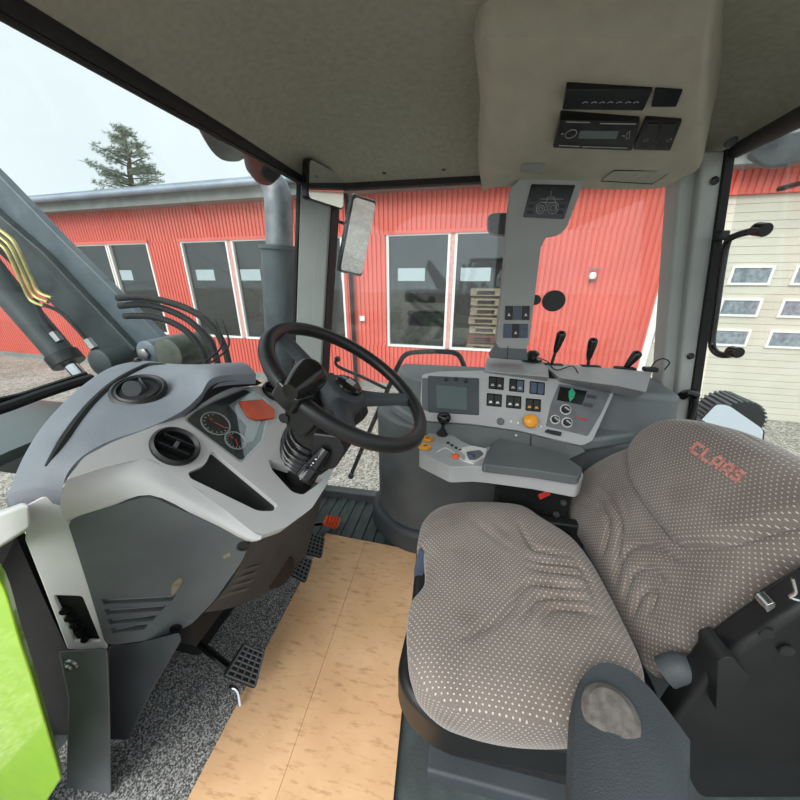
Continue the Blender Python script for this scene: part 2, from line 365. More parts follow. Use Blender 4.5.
for a, b in wins:
    fr = MB(); t = .05
    wbox(fr, a-t, a, WZ0-t, WZ1+t, -.08, .012); wbox(fr, b, b+t, WZ0-t, WZ1+t, -.08, .012); wbox(fr, a, b, WZ0-t, WZ0, -.08, .012); wbox(fr, a, b, WZ1, WZ1+t, -.08, .012)
    fo = fr.build('window', M['frame_white'], bd)
    p = MB(); wbox(p, a, b, WZ0, WZ1, -.06, -.05); p.build('pane', M['glass_bld'], fo)
# eaves, fascia, roof
mb = MB(); wbox(mb, -24, 24, 2.98, 3.2, -.1, .35); mb.build('fascia', M['fascia'], bd)
mb = MB(); mb.slab([WP(-24, 3.2, .45), WP(-24, 3.36, .45), WP(-24, 4.6, -9), WP(-24, 4.4, -9)], S_*48); mb.build('roof', M['roof'], bd)
mb = MB(); mb.tube([WP(-24, 3.24, .5), WP(24, 3.24, .5)], .07, 10); mb.build('gutter', M['roof'], bd)
mb = MB(); wbox(mb, -24, 24, 3.2, 3.27, -.1, .44); mb.build('eaves_board', M['fascia'], bd)
# interior seen through the panes
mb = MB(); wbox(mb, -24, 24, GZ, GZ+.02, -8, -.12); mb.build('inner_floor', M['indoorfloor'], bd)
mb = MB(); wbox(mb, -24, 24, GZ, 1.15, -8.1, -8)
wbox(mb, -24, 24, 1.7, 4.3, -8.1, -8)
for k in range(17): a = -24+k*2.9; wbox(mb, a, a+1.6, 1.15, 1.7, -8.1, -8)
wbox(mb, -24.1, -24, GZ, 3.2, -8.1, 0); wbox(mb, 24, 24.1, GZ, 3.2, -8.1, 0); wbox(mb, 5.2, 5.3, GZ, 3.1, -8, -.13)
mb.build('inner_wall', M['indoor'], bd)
# sectional door
mb = MB(); wbox(mb, 5.38, 12.4, GZ, 2.62, -.14, -.1)
for k in range(30):
    z = GZ+k*.134
    wbox(mb, 5.4, 12.38, z+.004, z+.130, -.1, -.088)
gd = mb.build('garage_door', M['door_panel'], bd, angle=20)
for zz in (1.21, .65, .09):
    for k in range(7):
        a = 5.52+k*.92
        fr = MB(); t = .04
        wbox(fr, a-t, a+.55+t, zz-t, zz, -.085, -.055); wbox(fr, a-t, a+.55+t, zz+.25, zz+.25+t, -.085, -.055); wbox(fr, a-t, a, zz, zz+.25, -.085, -.055); wbox(fr, a+.55, a+.55+t, zz, zz+.25, -.085, -.055)
        fr.build('door_window_frame', M['frame_white'], gd)
        p = MB(); wbox(p, a, a+.55, zz, zz+.25, -.085, -.07); p.build('door_window_pane', M['door_glass'], gd)
mb = MB(); wbox(mb, 5.3, 5.42, GZ, 2.62, -.05, .03); mb.build('corner_trim', M['frame_white'], bd)
# wall lamp and socket box
wl = thing('wall_lamp', WP(4.1, 1.3, .01), 'small white wall lamp on the red cladding beyond the right window', 'lamp')
mb = MB(); wbox(mb, 4.05, 4.16, 1.24, 1.4, .0, .05); mb.build('backplate', M['fascia'], wl, .01)
mb = MB(); mb.lathe([(.0, 0), (.05, .005), (.07, .06), (.05, .12), (0, .13)], WP(4.1, 1.27, .08), (0, 0, 1), 16); mb.build('lamp_globe', M['frame_white'], wl)
mb = MB(); mb.tube([WP(4.0, 1.47, .08), WP(4.22, 1.45, .08)], .014, 6); mb.build('bracket', M['steel'], wl)
mb = MB(); wbox(mb, -.85, -.72, .3, .42, 0, .05); mb.build('socket_box', M['frame_white'], bevel=.01, label='small white socket box on the red wall between the windows', cat='socket')
dp = MB(); dp.tube([WP(-1.02, 3.15, .25), WP(-1.02, 2.85, .08), WP(-1.02, GZ+.1, .08)], .05, 10); dp.build('downpipe', M['black_matt'], label='dark rainwater downpipe on the red wall left of the socket box', cat='pipe')
# pallets stacked just inside the window
names = [None, None, None, 'lowest', 'second from the bottom', 'third from the bottom', 'fourth from the bottom', 'third from the top', 'second from the top', 'topmost']
for k in range(3, 10):
    z = -.95+k*.207; s0 = 1.78+random.uniform(-.03, .03); ps = 'redwood' if k == 4 else 'wood'
    t = thing('wooden_pallet', WP(s0+.6, z, -.5), f'{"red painted" if k == 4 else "bare"} wooden pallet behind the window glass, {names[k]} of its stack', 'pallet', 'pallets stacked behind the workshop window')
    top = MB()
    for j in range(5): wbox(top, s0, s0+1.2, z+.11, z+.15, -.18-j*.17-.12, -.18-j*.17)
    top.build('deck', M[ps], t)
    for j in range(3):
        for i in range(3): bl = MB(); wbox(bl, s0+i*.53, s0+.14+i*.53, z+.022, z+.12, -.18-j*.34-.12, -.18-j*.34); bl.build('block', M[ps], t)
    bt = MB()
    for j in range(3): wbox(bt, s0, s0+1.2, z, z+.022, -.18-j*.34-.12, -.18-j*.34)
    bt.build('bottom_board', M[ps], t)
ps_ = MB(); wbox(ps_, 1.7, 3.05, GZ+.02, -.335, -1.15, -.16); ps_.build('pallet_base_crate', M['wood'], label='low wooden crate carrying the pallet stack inside the workshop', cat='crate')
# vehicles parked indoors
def wheel_mb(c, r, wd, n=26):
    mb = MB(); mb.lathe([(r*.5, -wd/2), (r*.95, -wd/2), (r, -wd/2+.04), (r, wd/2-.04), (r*.95, wd/2), (r*.5, wd/2)], c, NO, n); return mb
t = thing('parked_tractor', WP(.3, GZ, -3), 'dark green tractor parked inside behind the middle workshop window', 'tractor')
for s, r in ((-.5, .85), (1.3, .5)):
    wheel_mb(WP(s, GZ+.03+r, -2.2), r, .4).build('tyre', M['black_matt'], t); wheel_mb(WP(s, GZ+.03+r, -2.15), r*.5, .35).build('rim', M['farmgreen'], t)
mb = MB(); wbox(mb, -.2, 1.8, -.55, .25, -3, -2.4); mb.build('bonnet', M['farmgreen'], t, .06)
mb = MB(); wbox(mb, -1.1, -.1, -.4, .9, -3.2, -2.3); mb.build('body', M['farmgreen'], t, .1)
t = thing('parked_machine', WP(-5, GZ, -3), 'grey machine parked inside behind the left workshop windows', 'machine')
mb = MB(); wbox(mb, -6.2, -3.4, -1.0, -.1, -3.6, -2.2); mb.build('body', M['indoorfloor'], t, .1)
mb = MB(); wbox(mb, -5.6, -4.6, -.1, .5, -3.4, -2.4); mb.build('hopper', M['farmgreen'], t, .1)
# pine tree
tr = thing('pine_tree', V(-14.5, 22, GZ), 'loose crowned pine tree rising behind the workshop roof', 'tree')
TB = V(-13.6, 19.6, GZ)
tb = UP(133, 190, plane((0, 19.5, 0), (0, 1, 0))); tip = UP(122, 126, plane((0, 19.5, 0), (0, 1, 0)))
tr.location = V(tb.x, 19.5, GZ)
mb = MB(); mb.tube([V(tb.x, 19.5, GZ), tb, tb.lerp(tip, .5)+V(.1, 0, 0), tip], [.22, .14, .09, .02], 8, smooth=4)
rnd = random.Random(3); tufts = []
hgt = (tip.z-tb.z)
for k in range(80):
    q = k/79; z = tb.z-1.2+(hgt+1.1)*q; ax = tb.lerp(tip, max(0, (z-tb.z)/hgt)); ax.z = z
    an = rnd.uniform(0, 6.28); ln = (1-q)**.7*2.6*rnd.uniform(.45, 1.1)+.3
    e = ax+V(math.cos(an)*ln, math.sin(an)*ln, .25*ln*rnd.uniform(-.3, 1.2)); mb.tube([ax, ax.lerp(e, .5)+V(0, 0, .05), e], [.045*(1-q)+.015, .03, .01], 5)
    for j in range(int(6+ln*8)):
        f = rnd.uniform(.3, 1.0); tufts.append(ax.lerp(e, f)+V(rnd.gauss(0, .14), rnd.gauss(0, .14), rnd.gauss(0, .08)+.04))
mb.build('trunk', M['bark'], tr)
mb = MB()
for p in tufts:
    for j in range(16):
        d = V(rnd.gauss(0, 1), rnd.gauss(0, 1), rnd.gauss(.35, .8)).normalized()*rnd.uniform(.14, .26); sd = d.cross(V(rnd.random(), rnd.random(), rnd.random())).normalized()*.014
        mb.add([p-sd, p+sd, p+d], [(0, 1, 2)])
mb.build('foliage', M['needles'], tr)

# ================================================================== TRACTOR FRONT, outside the windscreen
YA = 1.42
pa = plane((0, YA, 0), (0, 1, 0))
ld = thing('front_loader', UP(150, 350, pa), 'dark grey front loader boom rising to the left outside the windscreen', 'loader')
def beam(px, y, wd, name, m, bev=.008):
    q = poly(px, plane((0, y, 0), (0, 1, 0))); MB().slab(q, V(0, wd, 0)).build(name, m, ld, bev)
beam([(-60, 117), (0, 176), (60, 238), (162, 338), (176, 352), (148, 362), (134, 345), (60, 270), (0, 212), (-60, 155)], YA+.02, .045, 'upper_boom', M['loader'])
beam([(-60, 160), (0, 216), (42, 252), (135, 350), (120, 372), (100, 362), (78, 330), (30, 284), (0, 255), (-60, 200)], YA-.02, .07, 'boom', M['loader_dark'])
cyl = [UP(u, v, plane((0, YA-.1, 0), (0, 1, 0))) for u, v in ((-40, 232), (0, 283), (68, 362))]
MB().tube([cyl[0], cyl[1], cyl[2]], .062, 20).build('cylinder', M['loader_dark'], ld)
d = (cyl[2]-cyl[1]).normalized()
MB().tube([cyl[2]-d*.05, cyl[2]+d*.012], .074, 20).build('cylinder_gland', M['black'], ld, .004)
MB().tube([cyl[2], cyl[2]+d*.5], .032, 16).build('piston_rod', M['chrome'], ld)
for dx, nm in ((0, 0), (4, 1), (8, 2)):
    MB().tube([UP(u+dx, v-dx, plane((0, YA-.16, 0), (0, 1, 0))) for u, v in ((-20, 230), (0, 244), (9, 255), (22, 283), (31, 300), (44, 306))], .008, 8, smooth=5).build('hydraulic_pipe', M['brass'], ld)
MB().tube([UP(u, v, plane((0, YA-.14, 0), (0, 1, 0))) for u, v in ((34, 298), (42, 318), (52, 332), (57, 338))], .013, 8, smooth=5).build('hose', M['black_matt'], ld)
MB().tube([UP(u, v, plane((0, YA-.12, 0), (0, 1, 0))) for u, v in ((44, 305), (60, 312), (78, 330), (90, 344))], .009, 8, smooth=5).build('hose', M['black_matt'], ld)
for u, v in ((57, 337), (91, 344)):
    q = UP(u, v, plane((0, YA-.14, 0), (0, 1, 0))); MB().tube([q-d*.025, q+d*.025], .02, 6).build('hose_fitting', M['steel'], ld)
for u, v, r, m in ((153, 352, .06, 'loader'), (173, 353, .075, 'greenpaint'), (106, 362, .07, 'loader_dark')):
    q = UP(u, v, plane((0, YA-.12, 0), (0, 1, 0))); MB().lathe([(r*.7, -.04), (r, -.03), (r, .2), (r*.7, .21)], q, (0, 1, 0), 24).build('pivot_boss', M[m], ld)
q = UP(153, 352, plane((0, YA-.12, 0), (0, 1, 0))); MB().lathe([(.02, -.06), (.03, -.055), (.03, -.03), (.02, -.03)], q, (0, 1, 0), 6).build('pivot_pin', M['steel'], ld)
MB().slab(poly([(120, 350), (180, 344), (186, 372), (182, 420), (130, 420), (118, 372)], plane((0, YA+.02, 0), (0, 1, 0))), V(0, .2, 0)).build('tower', M['loader_dark'], ld, .01)
for k, px in enumerate([[(118, 298), (150, 298), (192, 311), (218, 334), (229, 366), (230, 400)], [(120, 306), (150, 305), (185, 318), (209, 341), (218, 366), (219, 400)], [(125, 316), (155, 317), (182, 328), (199, 346), (207, 368), (208, 400)]]):
    h = MB(); h.tube([UP(u, v, plane((0, 1.3+.02*k, 0), (0, 1, 0))) for u, v in px], .015, 10, smooth=6)
    h.build('hydraulic_hose', M['black_matt'], label=f'black hydraulic hose arching right of the loader pivot, {["outermost","middle","innermost"][k]} of three', cat='hose', group='hydraulic hoses beside the loader')
# bonnet
bn = thing('engine_bonnet', V(-2.2, .71, .3), 'dark grey tractor bonnet seen low through the windscreen at left', 'bonnet')
mb = MB(); mb.patch([[V(x, y, z) for y, z in ((.3, .3), (.32, .62), (.42, .8), (.71, .84), (1.0, .8), (1.1, .62), (1.12, .3))] for x in (-3.6, -2.6, -1.9, -1.25)], V(0, 0, -.03), 5, 3)
mb.build('hood_shell', M['hood'], bn)
mb = MB()
for k in range(6): mb.box((-2.4, .302, .4+k*.035), (.9, .01, .014))
mb.build('side_grille', M['black'], bn)
mb = MB(); mb.box((-.9, .72, -.42), (5.2, .62, .66)); struct(mb, 'trim_22', M['black'], label='dark tractor chassis under the cab', bevel=.04)
mb = MB(); mb.box((-.93, 1.62, .1), (.16, .3, .9)); struct(mb, 'trim_23', M['loader_dark'], label='dark step frame carrying the exhaust beside the cab', bevel=.02)
# exhaust
ex = thing('exhaust_stack', U(283, 420, y=1.78), 'weathered grey exhaust stack standing outside the right front pillar', 'exhaust')
def X(u, v): return U(u, v, y=1.78)
MB().tube([X(286, 420), X(283, 330), X(280, 255), X(279, 215), X(277, 192), X(268, 178)], [.072, .072, .07, .07, .068, .055], 20, smooth=5).build('exhaust_pipe', M['galv'], ex)
MB().tube([X(285, 430), X(281, 300), X(279, 248)], .095, 20).build('heat_shield', M['exhaust_dark'], ex)
MB().tube([X(279.3, 250), X(279, 246)], .108, 20).build('shield_rim', M['exhaust_dark'], ex)
# roof work lamps outside above the windscreen
for k, (u, v, r, lab) in enumerate(((232, 118, .13, 'black rounded roof lamp outside above the windscreen, the nearer of the two'), (268, 161, .09, 'black rounded roof lamp outside above the windscreen, the one by the pillar'))):
    q = U(u, v, x=-.82)
    t = thing('roof_lamp', q, lab, 'lamp', 'roof lamps')
    MB().lathe([(0, -r*.5), (r*.6, -r*.4), (r*.95, -r*.05), (r, .02), (r*.9, .04), (0, .045)], q+V(0, 0, -.0), V(-.8, 0, .3), 28).build('lamp_housing', M['black_matt'], t)
    MB().lathe([(0, 0), (r*.85, 0), (r*.8, .012), (0, .02)], q+V(-.8, 0, .3).normalized()*.045, V(-.8, 0, .3), 28).build('lamp_lens', M['black_matt'], t)
# ================================================================== CAB STRUCTURE
mb = MB(); mb.box((-.07, .78, -.03), (2.26, 1.66, .06)); struct(mb, 'floor', M['rubberfloor'], label='green grey rubber cab floor')
mb = MB()
for k in range(9): mb.box((-.78+k*.062, 1.44, .004), (.03, .34, .012))
struct(mb, 'trim_1', M['rubberfloor'], label='raised ribs of the rubber floor by the right window', bevel=.003)
mb = MB(); mb.box((-.15, 1.615, .02), (1.6, .06, .07)); struct(mb, 'trim_2', M['dark'], label='door sill below the right window', bevel=.01)
mb = MB(); mb.box((-.15, -.05, -.02), (2.1, .06, .08)); struct(mb, 'trim_3', M['black'], label='left door sill', bevel=.01)
# headliner
xs_ = (-.69, -.66, -.45, 0, .4, .72, .84); ys_ = (-.08, .1, .6, 1.15, 1.35, 1.47, 1.55)
def hz(x, y):
    a = min(1, (x+.69)/.22, (.84-x)/.14); a = max(0, a); b = 1 if y < 1.2 else {1.35: .72, 1.47: .25, 1.55: .1}[y]
    return 1.685+.13*(math.sin(a*math.pi/2)**.8)*b if y < 1.5 else 1.678
mb = MB(); mb.patch([[V(x, y, hz(x, y)) for x in xs_] for y in ys_], V(0, 0, .04), 4, 5)
struct(mb, 'ceiling', M['headliner'], label='grey green fabric headliner of the cab')
mb = MB(); mb.box((.06, .8, 1.93), (1.75, 1.8, .12)); struct(mb, 'trim_4', M['black'], label='cab roof shell above the headliner', bevel=.03)
mb = MB(); mb.patch([[V(x, y, z) for x, y, z in ((-.68, 1.49, 1.735), (-.3, 1.47, 1.745), (.3, 1.47, 1.745), (.8, 1.49, 1.735))], [V(x, 1.555, 1.675) for x in (-.7, -.3, .3, .82)]], V(0, .03, .03), 4, 4)
struct(mb, 'trim_5', M['headliner'], label='headliner ledge above the right window')
for x in (-.36, -.12): MB().lathe([(.0, 0), (.011, 0), (.009, .004), (0, .005)], V(x, 1.515, 1.70), (0, -.6, -.7), 16).build('headliner_clip', M['dark_low'], label='small round headliner clip above the right window, '+('the one nearer the mirrors' if x < -.3 else 'the one nearer the overhead console'), cat='clip')
MB().lathe([(.0, 0), (.016, 0), (.013, .005), (0, .006)], U(731, 142, y=1.33), (0, -.6, -.7), 16).build('headliner_clip', M['dark_low'], label='small round headliner clip above the rear right pillar', cat='clip')
# front right pillar
def pillar(name, top, bot, m, label, bev=.012):
    return struct(MB().add(list(top)+list(bot), [(0, 1, 2, 3), (7, 6, 5, 4), (0, 4, 5, 1), (1, 5, 6, 2), (2, 6, 7, 3), (3, 7, 4, 0)]), name, m, bevel=bev, label=label)
def quad(u0, u1, v, y0, dy=.09): return [U(u0, v, y=y0), U(u1, v, y=y0), U(u1, v, y=y0)+V(0, dy, 0), U(u0, v, y=y0)+V(0, dy, 0)]
pillar('trim_6', quad(300, 331, 172, 1.5), quad(293, 318, 400, 1.5), M['pillar'], 'grey front right cab pillar')
pillar('trim_7', quad(317, 331.5, 172, 1.485, .05), quad(309, 319, 400, 1.485, .05), M['pillar'], 'raised inner edge of the front right pillar', .006)
pillar('trim_8', quad(331, 334, 172, 1.5), quad(318, 321, 400, 1.5), M['black_matt'], 'black seal along the right window', .003)
pillar('trim_9', quad(296.5, 300, 172, 1.5), quad(290, 293, 400, 1.5), M['black_matt'], 'black seal along the windscreen', .003)
pl2 = quad(290, 320, 400, 1.5); pillar('trim_10', pl2, [V(-1.0, 1.5, 0), V(-.86, 1.5, 0), V(-.86, 1.59, 0), V(-1.0, 1.59, 0)], M['dark'], 'foot of the front right pillar')
# rear right pillar: three facets
pillar('trim_11', quad(681, 706, 150, 1.46), quad(655, 676, 470, 1.46), M['pillar_rear'], 'grey rear right cab pillar')
pillar('trim_12', quad(703, 727, 150, 1.43, .1), quad(669, 688, 470, 1.43, .1), M['pillar_rear'], 'raised outer face of the rear right pillar', .01)
pillar('trim_13', quad(727, 737, 148, 1.42, .05), quad(685, 694, 440, 1.42, .05), M['black_matt'], 'black seal of the rear window', .004)
mb = MB(); mb.tube([U(737, 150, y=1.42), U(800, 117, y=1.05), U(900, 62, y=.75)], .022, 10); struct(mb, 'trim_14', M['black_matt'], label='black top frame of the rear window')
mb = MB(); mb.box((.06, 1.575, 1.672), (1.6, .05, .03)); struct(mb, 'trim_15', M['black_matt'], label='black top seal of the right window', bevel=.006)
mb = MB(); mb.tube([V(-.70, -.1, 1.675), V(-.705, .8, 1.68), V(-.71, 1.5, 1.685)], .022, 10); struct(mb, 'trim_16', M['black_matt'], label='black top seal of the windscreen')
mb = MB(); mb.patch([[V(-.72, y, 1.70) for y in (-.1, .5, 1.0, 1.5)], [V(-.69, y, 1.66) for y in (-.1, .5, 1.0, 1.5)]], V(-.06, 0, .02), 3, 2); struct(mb, 'trim_17', M['black'], label='black roof edge above the windscreen')
for k, (u, v) in enumerate(((714, 181), (690, 356))):
    q = U(u, v, y=1.43); MB().lathe([(0, 0), (.011, 0), (.013, .004), (.006, .008), (0, .006)], q, (0, -1, 0), 16).build('pillar_screw', M['black'], label='black screw in the rear right pillar, '+('upper' if k == 0 else 'lower'), cat='screw')
# windows
mb = MB(); mb.patch([[V(-.70, y, 1.68) for y in (-.1, .5, 1.0, 1.53)], [V(-.93, .0, 1.3), V(-.95, .5, 1.3), V(-.93, 1.0, 1.3), V(-.80, 1.54, 1.3)], [V(-1.1, .1, 1.0), V(-1.2, .6, 1.0), V(-1.15, 1.05, 1.0), V(-.86, 1.54, 1.0)], [V(-1.14, .1, .6), V(-1.28, .6, .6), V(-1.2, 1.05, .6), V(-.9, 1.54, .6)]], V(.004, 0, 0), 4, 4)
struct(mb, 'window_1', M['glass_cab'], label='curved windscreen')
mb = MB(); mb.slab([V(-.72, 1.58, 1.67), V(.82, 1.58, 1.67), V(.94, 1.58, .1), V(-.93, 1.58, .06)], V(0, .005, 0)); struct(mb, 'window_2', M['glass_cab'], label='right side window')
RW = plane((.83, 1, 1.69), (.89, 0, .12))
def rw(y, z): return V(.83+(1.69-z)*.135, y, z)
mb = MB(); mb.slab([rw(.05, 1.68), rw(1.42, 1.68), rw(1.42, .72), rw(.05, .72)], V(.005, 0, 0)); struct(mb, 'window_3', M['glass_cab'], label='rear window')
mb = MB(); mb.slab([rw(-.05, .74), rw(1.5, .74), rw(1.5, 0), rw(-.05, 0)], V(.05, 0, 0)); struct(mb, 'wall_rear', M['dark_low'], label='dark lower rear wall behind the seat')
# lower front bulkhead
mb = MB(); mb.patch([[V(-1.14, y, .62) for y in (.3, .7, 1.1, 1.5)], [V(-1.16, y, .0) for y in (.3, .7, 1.1, 1.5)]], V(-.04, 0, 0), 3, 2); struct(mb, 'wall_front', M['black_matt'], label='black front bulkhead of the footwell')
# windscreen lower gasket and wiper
mb = MB(); mb.tube([U(-60, 424, x=-1.13), U(0, 409, x=-1.13), U(45, 393, x=-1.14), U(92, 378, x=-1.14)], .014, 8, smooth=4); struct(mb, 'trim_18', M['black_matt'], label='black lower frame of the windscreen')
wp = thing('windscreen_wiper', U(10, 402, x=-1.16), 'black wiper arm lying along the lower windscreen at far left', 'wiper')
MB().tube([U(-60, 414, x=-1.16), U(20, 396, x=-1.16), U(86, 374, x=-1.16)], .009, 8).build('arm', M['gloss'], wp)
MB().tube([U(-60, 420, x=-1.17), U(86, 380, x=-1.17)], .006, 6).build('blade', M['black_matt'], wp)
# left lower door frame: sill arm, black seal, lime outer panel
mb = MB(); mb.slab([U(-40, 528, y=.30), U(2, 512, y=.31), U(30, 502, y=.31), U(32, 529, y=.31), U(0, 549, y=.30), U(-40, 570, y=.30)], V(-.07, .03, -.03)); struct(mb, 'trim_19', M['light'], label='light grey windscreen sill at the left door', bevel=.008)
mb = MB(); mb.slab([U(-30, 545, y=.28), U(16, 536, y=.34), U(40, 590, y=.35), U(72, 660, y=.35), U(74, 720, y=.36), U(-30, 900, y=.36), U(-60, 700, y=.3)], V(-.06, .04, 0)); struct(mb, 'trim_20', M['black_matt'], label='black rubber door seal at the left front corner')
mb = MB(); mb.patch([[U(u, v, y=.2) for u, v in ((-60, 500), (-20, 560), (4, 588), (20, 640), (36, 690), (62, 780))], [U(u, v, y=.2) for u, v in ((-120, 520), (-90, 580), (-60, 640), (-50, 700), (-30, 760), (10, 860))]], V(-.03, .02, 0), 4, 2)
struct(mb, 'trim_21', M['lime'], label='lime green outer body panel at the left door', bevel=.006)
# ------------------------------------------------------------------ floor coverings
mb = MB(); mb.slab([V(-1.08, .2, .001), V(-.28, .2, .001), V(-.28, 1.2, .001), V(-1.08, 1.2, .001)], V(0, 0, .006))
mb.build('floor_mat', M['carpet'], label='speckled grey floor mat in the footwell under the pedals', cat='mat')
cb = [U(u, v, z=.012) for u, v in ((326, 534), (417, 552))]; nb = U(240, 700, z=.012); dv = (nb-cb[0]); C0 = nb+dv*.5; C1 = cb[1]+dv*1.52+V(.05, 0, 0)
fold = [cb[0].lerp(cb[1], .45), C0.lerp(C1, .42)]
o = MB().slab([cb[0], fold[0], fold[1], C0], V(0, 0, .006)).slab([fold[0]+V(.0015, 0, .0), cb[1], C1, fold[1]+V(.0015, 0, 0)], V(0, 0, .007)).build('cardboard_sheet', M['card'], label='flattened brown cardboard sheet with a fold lying on the cab floor', cat='cardboard')

# ================================================================== DASHBOARD
PB = plane((-.394, .7, .724), (1, 0, 1))                # slanted instrument face
PS = plane((0, .76, .8), (.55, -1, 0))                   # left side face
nB = V(1, 0, 1).normalized(); nS = V(.482, -.876, 0)
def lift(pl, d): return (pl[0]+pl[1]*d, pl[1])
da = thing('dashboard', V(-.7, .65, 0), 'grey dashboard pod with blue grey top cover, round vents and instrument cluster', 'dashboard')
out = [(6, 498), (26, 452), (50, 417), (82, 386), (112, 367), (142, 361), (175, 364), (208, 365), (238, 363)]
oz = [.93, .98, 1.0, 1.03, 1.045, 1.05, 1.055, 1.065, 1.06]
inn = [(62, 494), (67, 474), (84, 455), (112, 440), (150, 427), (182, 411), (200, 395), (215, 377), (256, 374)]
iz = [.93, .965, .985, .99, .992, 1.0, 1.02, 1.055, 1.035]
r0 = [U(u, v, z=z) for (u, v), z in zip(out, oz)]; r3 = [U(u, v, z=z) for (u, v), z in zip(inn, iz)]
r1 = [a.lerp(b, .33)+V(0, 0, .012) for a, b in zip(r0, r3)]; r2 = [a.lerp(b, .68)+V(0, 0, .014) for a, b in zip(r0, r3)]
rm = [a+V(-.005, 0, -.03) for a in r0]
tcv = MB().patch([rm, r0, r1, r2, r3], V(-.006, .0, -.03), 6, 5).build('top_cover', M['dash_top'], da, angle=60)
# groove strip following the outer edge
from mathutils.bvhtree import BVHTree
def bvh(o, loc):
    me = o.data; return BVHTree.FromPolygons([v.co+loc for v in me.vertices], [tuple(p.vertices) for p in me.polygons])
bt_ = bvh(tcv, da.location)
def hitp(u, v, b=None, d=0):
    r = ray(u, v).normalized(); h = (b or bt_).ray_cast(CP, r)
    return (h[0]-r*d) if h[0] else None
gl = [hitp(u, v) for u, v in ((166, 364), (150, 365), (137, 370), (122, 378), (108, 388), (92, 403), (78, 420), (66, 437), (55, 453), (46, 466))]
gl = [q for q in gl if q]
MB().tube([q+V(0, 0, -.001) for q in spline(gl, 3)], [.009*min(1, i/4+.3)*min(1, (3*(len(gl)-1)-i)/8+.3) for i in range(3*(len(gl)-1)+1)], 8).build('cover_groove', M['black_matt'], tcv)
q = hitp(138, 361.5)
if q: MB().lathe([(0, .012), (.008, .011), (.011, .004), (.011, -.01)][::-1], q, (0, 0, 1), 16).build('sun_sensor', M['gloss'], tcv)
# hood over the cluster: dark underside wall
MB().patch([[U(u, v, z=z)-V(0, 0, .014) for u, v, z in ((183, 412, .998), (201, 396, 1.018), (216, 378, 1.052), (256, 375, 1.03))], [UP(u, v, PB) for u, v in ((188, 414), (214, 396), (238, 386), (262, 383))]], V(-.02, 0, -.01), 4, 3).build('cluster_hood', M['black_matt'], da)
def vent(c, n, r, parent=da, blades=2, flip=False):
    n = Vector(n).normalized()
    h = MB().lathe([(r*1.0, -.02), (r*1.16, -.002), (r*1.16, .004), (r*1.04, .009), (r*.98, .006), (r*.9, .002), (r*.9, -.02)], c, n, 40).build('air_vent', M['black'], parent)
    MB().lathe([(0, -.016), (r*.93, -.016), (r*.93, -.013), (0, -.013)], c, n, 30).build('vent_core', M['black_matt'], h)
    a = (n.cross(V(0, 1, 0)).normalized()*.9-V(0, 1, 0)*.42).normalized(); b = n.cross(a)
    for k in range(blades):
        o_ = (k-(blades-1)/2)*r*.62
        q = Matrix((a, b, n)).transposed()
        MB().box(c+b*o_+n*-.002, (r*1.6*math.sqrt(max(.1, 1-(o_/r)**2))/1.0*.98, r*.09, .022), q).build('vent_blade', M['black'], h, .001)
    MB().box(c+n*-.001, (r*.2, r*.55, .012), Matrix((a, b, n)).transposed()).build('vent_tab', M['dark'], h, .002)
    return h
qv = hitp(141, 393)+V(.002, -.004, .006)
nt_ = V(.30, -.34, 1).normalized()
h = MB().lathe([(.052, -.004), (.06, .002), (.06, .007), (.053, .011), (.049, .009), (.044, .012), (.041, .008), (.041, -.004)], qv, nt_, 44).build('air_vent', M['black'], da)
MB().lathe([(0, .001), (.042, .001), (.042, .004), (0, .004)], qv, nt_, 30).build('vent_core', M['black_matt'], h)
for k in (-1, 1): MB().lathe([(0, -.0025), (.02, -.0025), (.02, .0025), (0, .0025)], qv+V(.0, .016*k, .012), V(.6, .8*k, .3), 20).build('vent_blade', M['dark_low'], h, .001)
# slanted light-grey instrument face with cut-outs
outl = [(66, 480), (84, 457), (112, 442), (150, 428), (180, 413), (202, 399), (222, 388), (262, 386), (288, 402), (318, 430), (334, 468), (326, 486), (312, 508), (286, 527), (262, 535), (250, 530), (200, 490), (147, 458), (105, 467)]
hv = [UP(u, v, PB) for u, v in ((175, 447), (275, 393))]
holes = [circle(hv[0], nB, .043, 28),
         poly([(186, 420), (196, 411), (214, 401), (246, 388), (262, 397), (270, 404), (262, 440), (241, 461)], PB, .012),
         poly([(212, 450), (278, 505), (274, 511), (258, 511), (190, 478), (188, 472), (205, 465)], PB, .012),
         poly([(268, 459), (300, 470), (325, 478), (318, 484), (303, 495), (292, 492), (272, 470)], PB, .012)]
MB().slab_holes(rp([UP(u, v, PB) for u, v in outl], .008, 3), holes, -nB*.03).build('bezel', M['light'], da, .004, 2)
# backing behind the cut-outs
MB().slab([UP(u, v, lift(PB, -.05)) for u, v in ((95, 470), (150, 440), (200, 420), (255, 400), (320, 440), (325, 470), (300, 500), (255, 520), (200, 485))], -nB*.01).build('inner_tray', M['black_matt'], da)
vent(hv[0]+nB*.004, nB, .043)
vent(UP(273, 392, PB)+nB*.004, nB, .034)
# side roll between the slanted face and the side panel
PSd = lift(PS, -.002)
c0 = [UP(u, v, PB) for u, v in ((66, 480), (105, 467), (147, 458), (200, 490), (250, 530), (262, 535))]
c2 = [UP(u, v, PS) for u, v in ((66, 522), (105, 509), (150, 495), (200, 518), (246, 541), (262, 538))]
c1 = [a.lerp(b, .5)+V(.006, -.012, .004) for a, b in zip(c0, c2)]
MB().patch([c0, c1, c2], V(-.02, .03, -.02), 4, 5).build('side_roll', M['light'], da, angle=60)
